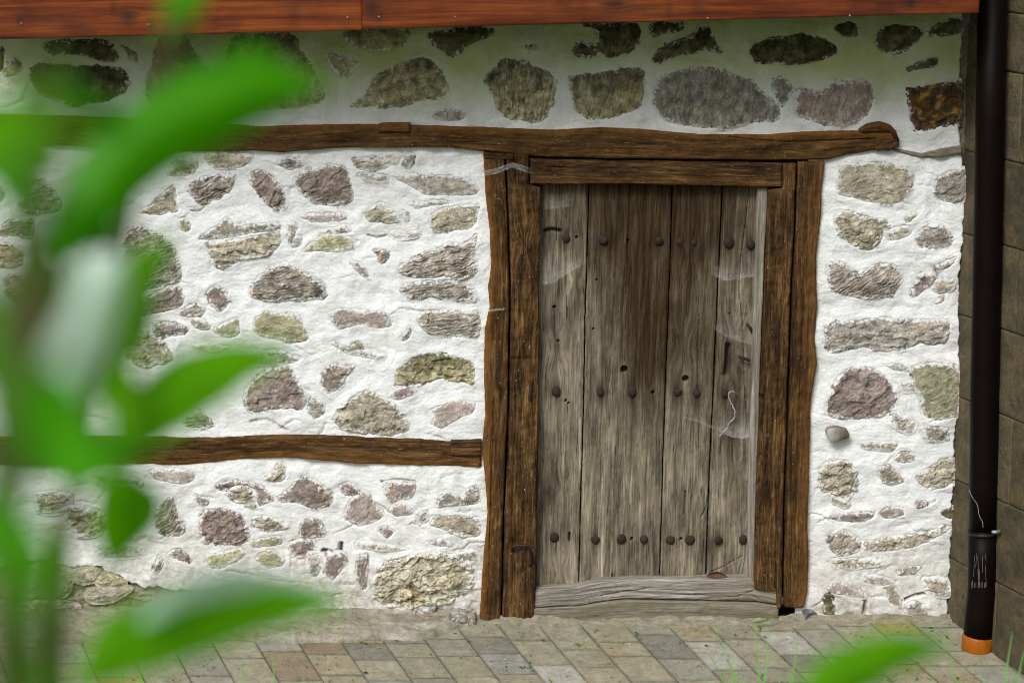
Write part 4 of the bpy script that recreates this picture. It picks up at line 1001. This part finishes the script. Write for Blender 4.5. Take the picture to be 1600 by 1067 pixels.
# packing of dark mortar in the corner joint
xs = np.linspace(-.1, 2.6, 500); us = np.linspace(0, 1, 14); Zc, Uc = np.meshgrid(xs, us, indexing='ij')
cx = RC[0] + .035 * 0
Xc = np.interp(Zc, RE[::-1, 1], RE[::-1, 0]) - .03 + Uc * .085
Yc = .012 - .006 * fbm(Zc * 18, Uc * 2, 4, 501) + .004 * fbm(Zc * 90, Uc * 8, 2, 502)
mk('corner_mortar', np.stack([Xc.ravel(), Yc.ravel(), Zc.ravel()], 1), gridF(500, 14), SLAB, WALL, {'tint': np.tile((.17, .16, .13), (7000, 1))})

# ------------------------------------------------------------------ downpipe
DPY = -.27
DP = empty('downpipe', atg(1528, 1018), 'dark brown downpipe with an orange base in the right corner', 'downpipe')
def pp(x, y, dy=0): return at(x, y, DPY + dy)
r = 22.5 * PXM * (DIST + DPY) / DIST
tube('pipe', [pp(1552, -60), pp(1547, 200), pp(1543, 400), pp(1539, 600), pp(1537, 760), pp(1536, 835)], r, PIPE, DP, 40)
tube('pipe_socket', [pp(1536, 826), pp(1536, 829), pp(1536, 832), pp(1536, 836)], [r * 1.0, r * 1.06, r * 1.06, r * 1.0], PIPE, DP, 40)
tube('lower_pipe', [pp(1536, 834), pp(1535.5, 880), pp(1535, 920), pp(1531, 960), pp(1528, 996)], [r * 1.01, r * 1.03, r * 1.04, r * 1.04, r * 1.04], PIPE, DP, 40)
tube('pipe_base', [pp(1528.5, 992), pp(1528, 995), pp(1527, 1010), pp(1526.5, 1023)], [r * 1.05, r * 1.12, r * 1.12, r * 1.12], ORANGE, DP, 40)
q = tube('clamp', [pp(1536, 829), pp(1536, 833)], [r * 1.09, r * 1.09], IRONB, DP, 40)
c = pp(1556, 831, -.02); wire('clamp_screw', [(1550, 831, .03), (1556, 831, .035), (1562, 830, .03)], DPY - .03, .008, ZINC, DP)
wire('bird_dropping', [(1514, 765, .0), (1520, 778, .008), (1527, 788, .01), (1530, 805, .011), (1535, 815, .011), (1536, 824, .011)], DPY - r + .004, .0012, WIRE, DP, 'thin pale thread on the pipe')
sc = []
random.seed(5)
for k in range(16):
    a = random.uniform(-14, 14); y = random.uniform(862, 890); l = random.uniform(10, 38)
    x = 1536 + a; yo = -math.sqrt(max(r * r * 1.07 - (a * PXM) ** 2, 0)) - .0005
    sc.append([at(x, y, DPY + yo), at(x + random.uniform(-2, 2), y + l, DPY + yo - .0005)])
for k in range(14):
    a = -17 + k * 2.5 + random.uniform(-1, 1); yo = -math.sqrt(max(r * r * 1.09 - (a * PXM) ** 2, 0)) - .0012
    sc.append([at(1535 + a, 908 + random.uniform(-2, 2), DPY + yo), at(1535 + a, 918, DPY + yo)])
V, F = [], []
for a, b in sc:
    i = len(V); w_ = .0006; V += [a - [w_, 0, 0], a + [w_, 0, 0], b + [w_, 0, 0], b - [w_, 0, 0]]; F.append((i, i + 1, i + 2, i + 3))
o = mk('scratches', V, F, SCR, DP, smooth=False); o['kind'] = 'stuff'; o['label'] = 'pale vertical scratches on the lower pipe'

# ------------------------------------------------------------------ ground: paving slabs
def sheet(name, X0, X1, Y0, Y1, n, m, mat, kind, label=None, dz=0, amp=0, cat=None):
    x = np.linspace(X0, X1, n); y = np.linspace(Y0, Y1, m); X, Y = np.meshgrid(x, y, indexing='ij')
    Z = ground_z(Y) + dz + amp * fbm(X * .8, Y * .8, 3, 9)
    return tag(mk(name, np.stack([X.ravel(), Y.ravel(), Z.ravel()], 1), gridF(n, m), mat, None, loc=(0, 0, 0)), label, cat, kind=kind)
PV = sheet('paving', -3.4, 3.0, .12, -1.15, 60, 20, EARTH, 'structure', 'pale stone paving along the foot of the wall', dz=-.012)
LW = sheet('lawn', -60, 60, -1.1, -60, 60, 60, LAWN, 'structure', 'grassy ground in front of the paving', dz=-.03, amp=.02)
G0 = atg(400, 1010); g2 = atg(-680 + (400 + 680) * 1.02, -800 + (1010 + 800) * 1.02)
gd = g2 - G0; gd /= np.linalg.norm(gd)            # direction of the long joints, towards the camera
if gd[1] > 0: gd = -gd
cols = [62, 130, 200, 270, 335, 403, 470, 538, 605, 672, 738, 805, 870, 937, 1008, 1075, 1140, 1205, 1270, 1333, 1402, 1468, 1540, 1606, 1672, 1738]
cols = [-210, -142, -74, -6] + cols
SC = {'n': (.32, .30, .22), 'g': (.285, .28, .235), 'b': (.30, .30, .285), 'y': (.36, .28, .10), 'r': (.235, .175, .12), 'w': (.40, .39, .34), 'd': (.20, .195, .165), 'o': (.33, .295, .21)}
random.seed(21)
fix = {(10, 1): 'r', (11, 0): 'y', (14, 0): 'b', (13, 1): 'n', (18, 1): 'd', (19, 2): 'w', (24, 0): 'y'}
for ci in range(len(cols) - 1):
    A, B = atg(cols[ci], 1010), atg(cols[ci + 1], 1010)
    # slide start so that the column begins at the wall
    s0 = -A[1] / gd[1]; pos = s0 + random.uniform(-.16, -.02) ; row = 0
    while True:
        ln = random.choice([.13, .16, .19, .23, .27]); Pm = A + gd * (pos + ln)
        q = [A + gd * pos, B + gd * pos, B + gd * (pos + ln), A + gd * (pos + ln)]
        if q[0][1] < -1.15: break
        cen = sum(q) / 4
        if cen[0] > -2.9 and cen[1] < .12:
            g_ = .0019; ex = (B - A) / np.linalg.norm(B - A)
            q = [q[0] + ex * g_ + gd * g_, q[1] - ex * g_ + gd * g_, q[2] - ex * g_ - gd * g_, q[3] + ex * g_ - gd * g_]
            n_ = 17; u = np.linspace(0, 1, n_); U, W = np.meshgrid(u, u, indexing='ij')
            P = (q[0][None, None] * ((1 - U) * (1 - W))[..., None] + q[1][None, None] * (U * (1 - W))[..., None] + q[2][None, None] * (U * W)[..., None] + q[3][None, None] * ((1 - U) * W)[..., None])
            e = np.minimum(np.minimum(U, 1 - U), np.minimum(W, 1 - W)) * .17 + .006 * fbm(P[..., 0] * 30, P[..., 1] * 30, 2, 4)
            P[..., 2] = ground_z(P[..., 1]) + random.uniform(-.0008, .0008) + .0016 * fbm(P[..., 0] * 20, P[..., 1] * 20, 2, 8) + random.uniform(-.003, .003) * (U - .5) * .3
            # tile behind the wall line is simply cut off by the wall
            ty = fix.get((ci, row)) or random.choices('ngbyrwdo', [11, 5, 1.2, 1.4, .7, 1, 1.6, 4])[0]
            s = ci * 50 + row; k = np.clip(.5 + .8 * fbm(P[..., 0] * 14, P[..., 1] * 14, 3, s), 0, 1)[..., None]
            C = np.array(SC[ty]) * (.86 + .3 * k) * random.uniform(.88, 1.1)
            if ty in 'oy' or random.random() < .15:
                rs = sst(.15, .5, fbm(P[..., 0] * 9, P[..., 1] * 12, 3, s + 5))[..., None]; C = C * (1 - .45 * rs) + np.array((.38, .24, .08)) * .45 * rs
            je = sst(.010, -.003, e)[..., None]; C = C * (1 - .5 * je) + np.array((.05, .065, .02)) * .35 * je
            V2, F2, src = skirt(P.reshape(-1, 3), n_, n_, (0, 0, -.02), True)
            mk('paving_slab', V2, F2, SLAB, PV, {'tint': C.reshape(-1, 3)[src]}, smooth=True)
        pos += ln; row += 1

# earth and mortar crumbs packed against the sill and wall foot
def bank():
    xs = np.arange(at(742, 965)[0], at(1486, 965)[0], .006); tt = np.linspace(0, 1, 22); X, T = np.meshgrid(xs, tt, indexing='ij')
    wdt = .115 * np.clip(.75 + .5 * fbm(X * 4, X * 0, 3, 601), .2, 2) * (1 - .5 * sst(at(1225, 960)[0], at(1290, 960)[0], X))
    Y = -.0 - T * wdt - .012; Z = ground_z(Y) + (.034 * (1 - T) ** 1.5) * np.clip(.7 + .6 * fbm(X * 6, T * 2, 3, 602), .1, 2) + .006 * fbm(X * 40, T * 5, 4, 603) * (1 - T) - .003 * T - .002
    V2 = np.stack([X.ravel(), Y.ravel(), Z.ravel()], 1)
    k = np.clip(.5 + fbm(X * 20, T * 4, 4, 604), 0, 1)[..., None]; C = np.array((.33, .30, .225)) * k + np.array((.2, .18, .13)) * (1 - k)
    tag(mk('earth_bank', V2, gridF(len(xs), 22), SLAB, None, {'tint': C.reshape(-1, 3)}), 'dusty earth and mortar crumbs heaped along the door sill', 'earth', kind='stuff')
bank()

# loose crumbs, leaf scraps and clippings
def litter(name, n, mats, size, region, label, flat=True, seed=1, green=True):
    random.seed(seed); V, F, G = [], [], []
    for k in range(n):
        x, y = region(); P = atg(x, y)
        if P[1] > -.02: continue
        a = random.uniform(0, math.pi * 2); L = random.uniform(*size) * (2.2 if random.random() < .07 else 1); W_ = L * random.uniform(.12, .5)
        d = np.array([math.cos(a), math.sin(a), GS * math.sin(a)]); e = np.array([-math.sin(a), math.cos(a), GS * math.cos(a)])
        z = np.array([0, 0, .0045]); i = len(V); lift = np.array([0, 0, random.uniform(.001, L * .25)])
        V += [P - d * L / 2 + z, P + e * W_ / 2 + z + lift, P + d * L / 2 + z, P - e * W_ / 2 + z + lift * .4]; F.append((i, i + 1, i + 2, i + 3))
    return tag(mk(name, V, F, mats, None, {'g': np.array(V)}, smooth=False), label, 'litter', kind='stuff')
LG = mat_leaf('clipping', (.13, .26, .04), (.09, .17, .03), .6, .2)
litter('grass_clippings', 260, LG, (.006, .022), lambda: (random.uniform(250, 1560), 972 + 95 * random.random()), 'green clippings and leaf scraps strewn over the paving', seed=3)
litter('dry_litter', 700, mat_simple('dry_crumb', (.10, .07, .04), .9, 0, .6, 80), (.003, .012), lambda: (random.uniform(100, 1560), 968 + 99 * random.random() ** 1.3), 'brown crumbs and dry leaf bits strewn over the paving', seed=4)
litter('pale_crumbs', 420, mat_simple('lime_crumb', (.5, .48, .42), .9, 0, .3, 80), (.003, .009), lambda: (random.uniform(100, 1560), 966 + 99 * random.random() ** 1.8), 'pale lime crumbs fallen from the wall onto the paving', seed=6)

# dry leaf on the sill, zinc offcut by the right post, twig
def curl(name, a, b, wdt, Ya, mat, label, cat, up=.01):
    A, B = at(*a, Ya), at(*b, Ya); n, m = 10, 7; t = np.linspace(0, 1, n); V = []
    for q in t:
        c = A + (B - A) * q; w_ = wdt * math.sin(math.pi * min(max(q, .06), .94)) ** .7
        for s in np.linspace(-1, 1, m): V.append(c + np.array([0, -abs(s) * w_ * .5 + .004, s * w_ * .6]) + np.array([0, 0, up * math.sin(math.pi * q)]))
    V = np.array(V); return tag(mk(name, V, gridF(n, m), mat, None, {'g': V}), label, cat)
curl('dry_leaf', (1104, 900), (1136, 901), .020, -.01, DRY, 'curled brown dry leaf on the sill at the door bottom', 'leaf')
P = atg(1268, 968)
tube('pipe_offcut', [P + [-.03, .06, .03], P + [-.0, -.01, .012]], .026, ZINC, None, 18, caps=False); tag(bpy.data.objects['pipe_offcut'], 'short grey zinc pipe end at the foot of the right post', 'pipe')
o = wire('twig', [(1178, 972), (1190, 970), (1200, 967), (1212, 959)], -.10, .004, LG, None); tag(o, 'green and yellow twig lying below the right post', 'twig')
def sprout(px, py, label, n=7, r=.03):
    P = atg(px, py); V, F = [], []
    for k in range(n):
        a = random.uniform(0, 6.28); L = r * random.uniform(.5, 1); d = np.array([math.cos(a), math.sin(a) * .6, .35 + random.random() * .3]); e = np.array([-math.sin(a), math.cos(a), .0]) * L * .35; i = len(V)
        V += [P + d * L * .3, P + d * L * .75 + e, P + d * L * 1.2 - [0, 0, L * .15], P + d * L * .75 - e]; F.append((i, i + 1, i + 2, i + 3))
    tag(mk('weed_sprout', V, F, LEAF, None, {'g': np.array(V)}, smooth=False), label, 'weed')
sprout(1308, 1030, 'small green weed between slabs near the right end', 8, .03); sprout(568, 1006, 'tiny green weed at the edge of the mortar ledge', 4, .022)
sprout(820, 1044, 'green leaf scrap lying before the left post', 4, .024)

# ------------------------------------------------------------------ grass at the front edge of the paving
def grass(name, spots, label):
    V, F, G = [], [], []
    for (x, ytop, Y, lean, wd) in spots:
        tip = at(x, ytop, Y); bx = x - lean; base = at(bx, 1100, Y); base[2] = GS * Y - .03
        base[0] = tip[0] - lean * PXM; L = tip[2] - base[2]; n = 9; i = len(V)
        for k in range(n):
            q = k / (n - 1); c = base + (tip - base) * q; c[0] = base[0] + (tip[0] - base[0]) * q ** 2; w_ = 2.9 * wd * (1 - q ** 1.6) + .0006
            V += [c + [-w_, 0, 0], c + [w_, -w_ * .6, 0]]; G += [(q, 0, x), (q, 1, x)]
        F += [(i + 2 * k, i + 2 * k + 1, i + 2 * k + 3, i + 2 * k + 2) for k in range(n - 1)]
    tag(mk(name, V, F, GRASSM, None, {'g': np.array(G, float)}), label, 'grass', kind='stuff')
random.seed(12)
GL = [(44, 1008, -2.0, 8, .004), (130, 1003, -1.9, -8, .005), (133, 1030, -2.0, -20, .005), (192, 1028, -1.8, 4, .004), (215, 1026, -1.8, -22, .004), (218, 1055, -1.7, 8, .004), (70, 1020, -2.1, -14, .006), (95, 1045, -1.9, 20, .005), (40, 1030, -1.9, -16, .004), (108, 1040, -1.8, 20, .004), (248, 1050, -1.6, -8, .003), (475, 1056, -1.3, 30, .003), (374, 1030, -1.4, -16, .002), (425, 1022, -1.4, -8, .002)]
GR = [(1115, 975, -1.7, -70, .0022), (1100, 1010, -1.5, -80, .0022), (1145, 1034, -1.3, 0, .003), (1180, 972, -1.6, -14, .002), (1202, 972, -1.7, 10, .002), (1096, 1050, -1.3, -30, .0028), (1248, 999, -1.9, 26, .003), (1160, 1046, -1.4, -16, .0025), (1220, 1050, -1.3, 10, .003), (1240, 1040, -1.5, 22, .002), (1582, 985, -2.0, 20, .003), (1600, 1015, -1.9, 26, .004), (1585, 1040, -1.9, 12, .003), (1480, 1022, -1.9, -60, .005), (1512, 1045, -1.6, -24, .003), (1540, 1046, -1.5, 10, .002)]
for k in range(70):
    x = random.choice([random.uniform(-20, 240), random.uniform(1080, 1610)]); GR.append((x, random.uniform(1054, 1095), random.uniform(-1.2, -2.0), random.uniform(-25, 25), random.uniform(.0015, .0035)))
grass('grass_tuft', GL, 'long green grass blades at the lower left edge of the picture'); grass('grass_tuft', GR, 'thin grass blades in front of the paving from the centre to the right')

# ------------------------------------------------------------------ out-of-focus shrub close to the camera
def leafobj(px, wd, d0, d1, mat, parent, roll=.0, fold=.5, seed=0):
    """px centreline, wd max width in px, d distances; roll tilts the blade about its midrib"""
    P = np.array(px, float); t = np.linspace(0, 1, len(P)); n = 22; q = np.linspace(0, 1, n)
    cxy = np.stack([np.interp(q, t, P[:, 0]), np.interp(q, t, P[:, 1])], 1)
    for _ in range(2): cxy[1:-1] = (cxy[:-2] + cxy[1:-1] * 2 + cxy[2:]) / 4
    dist = d0 + (d1 - d0) * q; C = np.array([atd(a, b, dd) for (a, b), dd in zip(cxy, dist)])
    view = np.array([0, cp, -sp_]); V, G = [], []; m = 7
    for k in range(n):
        tg = C[min(k + 1, n - 1)] - C[max(k - 1, 0)]; tg /= np.linalg.norm(tg); side = np.cross(tg, view); side /= np.linalg.norm(side)
        nr = np.cross(side, tg); side = side * math.cos(roll) + nr * math.sin(roll); nr = np.cross(side, tg)
        w_ = wd / 2 / FPX * dist[k] * (math.sin(math.pi * min(q[k] ** .8, 1)) ** .75 + .02) / max(math.cos(roll), .3)
        for s in np.linspace(-1, 1, m):
            V.append(C[k] + side * s * w_ + nr * (abs(s) * w_ * fold + .04 * w_ * math.sin(q[k] * 14 + s)))
            G.append((q[k], s * .3, seed))
    return mk('leaf', V, gridF(n, m), mat, parent, {'g': np.array(G)})
def shrubstem(pts, rad, mat, parent):
    P = [atd(x, y, d) for x, y, d in pts]; b = P[0].copy(); gzb = GS * b[1] - .05
    root = [np.array([b[0] + .02, b[1] - .02, gzb]), np.array([b[0] + .01, b[1], (gzb + b[2]) / 2])]
    return tube('stem', root + P, [rad * 1.3, rad * 1.15] + list(np.linspace(rad, rad * .6, len(P))), mat, parent, 10)
b = atd(95, 1080, 2.3)
SH = empty('leafy_shrub', (b[0], b[1], GS * b[1]), 'out-of-focus green leafy shoot filling the left foreground', 'shrub')
shrubstem([(88, 1090, 2.3), (98, 850, 2.3), (128, 700, 2.3), (165, 520, 2.3), (188, 400, 2.3), (225, 200, 2.32), (262, 100, 2.35), (285, -40, 2.4)], .0105, STEMB, SH)
LV = [([(105, 410), (150, 300), (235, 215), (350, 165), (430, 140), (512, 132)], 122, 2.25, 2.35, LEAF, -.25),
      ([(190, 715), (225, 640), (290, 585), (370, 555), (455, 545)], 112, 2.3, 2.45, LEAFM, .45),
      ([(130, 1070), (190, 995), (280, 955), (390, 938), (545, 938)], 112, 2.35, 2.55, LEAFM, .55),
      ([(215, 975), (280, 925), (370, 905), (450, 912), (548, 938)], 40, 2.38, 2.6, LEAFSHEEN, .3),  # added leaf: paints the sky sheen along the lower leaf's upper half
      ([(185, 570), (190, 500), (215, 430), (272, 365)], 98, 2.3, 2.5, LEAFP, -.2),
      ([(232, 750), (195, 800), (180, 845), (172, 892)], 110, 2.35, 2.5, LEAFM, .1),
      ([(195, 400), (150, 470), (112, 560), (108, 655)], 100, 2.2, 2.1, LEAFSHEEN, .5),
      ([(-70, 130), (-10, 190), (40, 220), (95, 260)], 110, 2.1, 2.2, LEAF, .75),
      ([(210, 205), (170, 190), (120, 150), (90, 90)], 36, 2.3, 2.2, LEAF, .2),
      ([(262, 80), (275, 30), (300, -20), (330, -60)], 50, 2.35, 2.5, LEAFP, .2),
      ([(250, 20), (262, -10), (268, -60)], 50, 2.3, 2.3, LEAF, .9),
      ([(195, 380), (160, 370), (120, 350), (95, 395)], 60, 2.3, 2.2, LEAF, .1),
      ([(250, 140), (320, 125), (400, 95), (470, 110)], 75, 2.32, 2.45, LEAF, .2),
      ([(165, 540), (190, 600), (215, 660), (200, 740)], 60, 2.3, 2.3, LEAFP, .3),
      ([(60, 640), (100, 670), (160, 700), (215, 690)], 90, 2.3, 2.2, LEAF, .9)]
for j, L in enumerate(LV): leafobj(L[0], L[1], L[2], L[3], L[4], SH, L[5], seed=j)
b = atd(10, 1080, 1.5)
SH2 = empty('leafy_shrub', (b[0], b[1], GS * b[1]), 'blurred dark green shoot at the far left edge, nearest the camera', 'shrub')
shrubstem([(20, 1090, 1.5), (12, 850, 1.5), (12, 650, 1.5), (30, 450, 1.5), (62, 260, 1.55), (80, 100, 1.6)], .0165, STEM, SH2)
for L in [([(-40, 900), (-10, 780), (20, 700), (20, 560)], 90, 1.5, 1.55, LEAF, .3), ([(60, 300), (60, 400), (90, 450), (60, 560)], 80, 1.55, 1.6, LEAF, .2), ([(-60, 420), (-10, 520), (20, 620), (60, 700)], 90, 1.5, 1.5, LEAF, .4), ([(30, 340), (-20, 260), (-60, 200)], 70, 1.5, 1.5, LEAF, .4), ([(0, 1100), (30, 1000), (60, 1060), (110, 1090)], 70, 1.5, 1.5, LEAF, .3)]:
    leafobj(L[0], L[1], L[2], L[3], L[4], SH2, L[5], seed=30)
for L in [([(-60, 250), (0, 180), (60, 190), (130, 250)], 90, 1.3, 1.35, LEAFM, .3), ([(10, 660), (60, 600), (110, 640), (150, 720)], 100, 1.35, 1.3, LEAF, .3), ([(30, 420), (70, 470), (60, 540), (20, 600)], 70, 1.3, 1.3, STEMB, .2), ([(-40, 860), (20, 820), (60, 880), (70, 980)], 90, 1.3, 1.3, LEAF, .2)]:
    leafobj(L[0], L[1], L[2], L[3], L[4], SH2, L[5], seed=31)
b = atd(1290, 1100, 2.4)
SH3 = empty('leafy_shrub', (b[0], b[1], GS * b[1]), 'blurred green leaf shoot rising at the bottom right', 'shrub')
shrubstem([(1230, 1160, 2.4), (1250, 1110, 2.4)], .005, STEM, SH3)
leafobj([(1245, 1115), (1310, 1060), (1400, 1020), (1488, 1006)], 84, 2.4, 2.6, LEAFM, SH3, .1, seed=40)
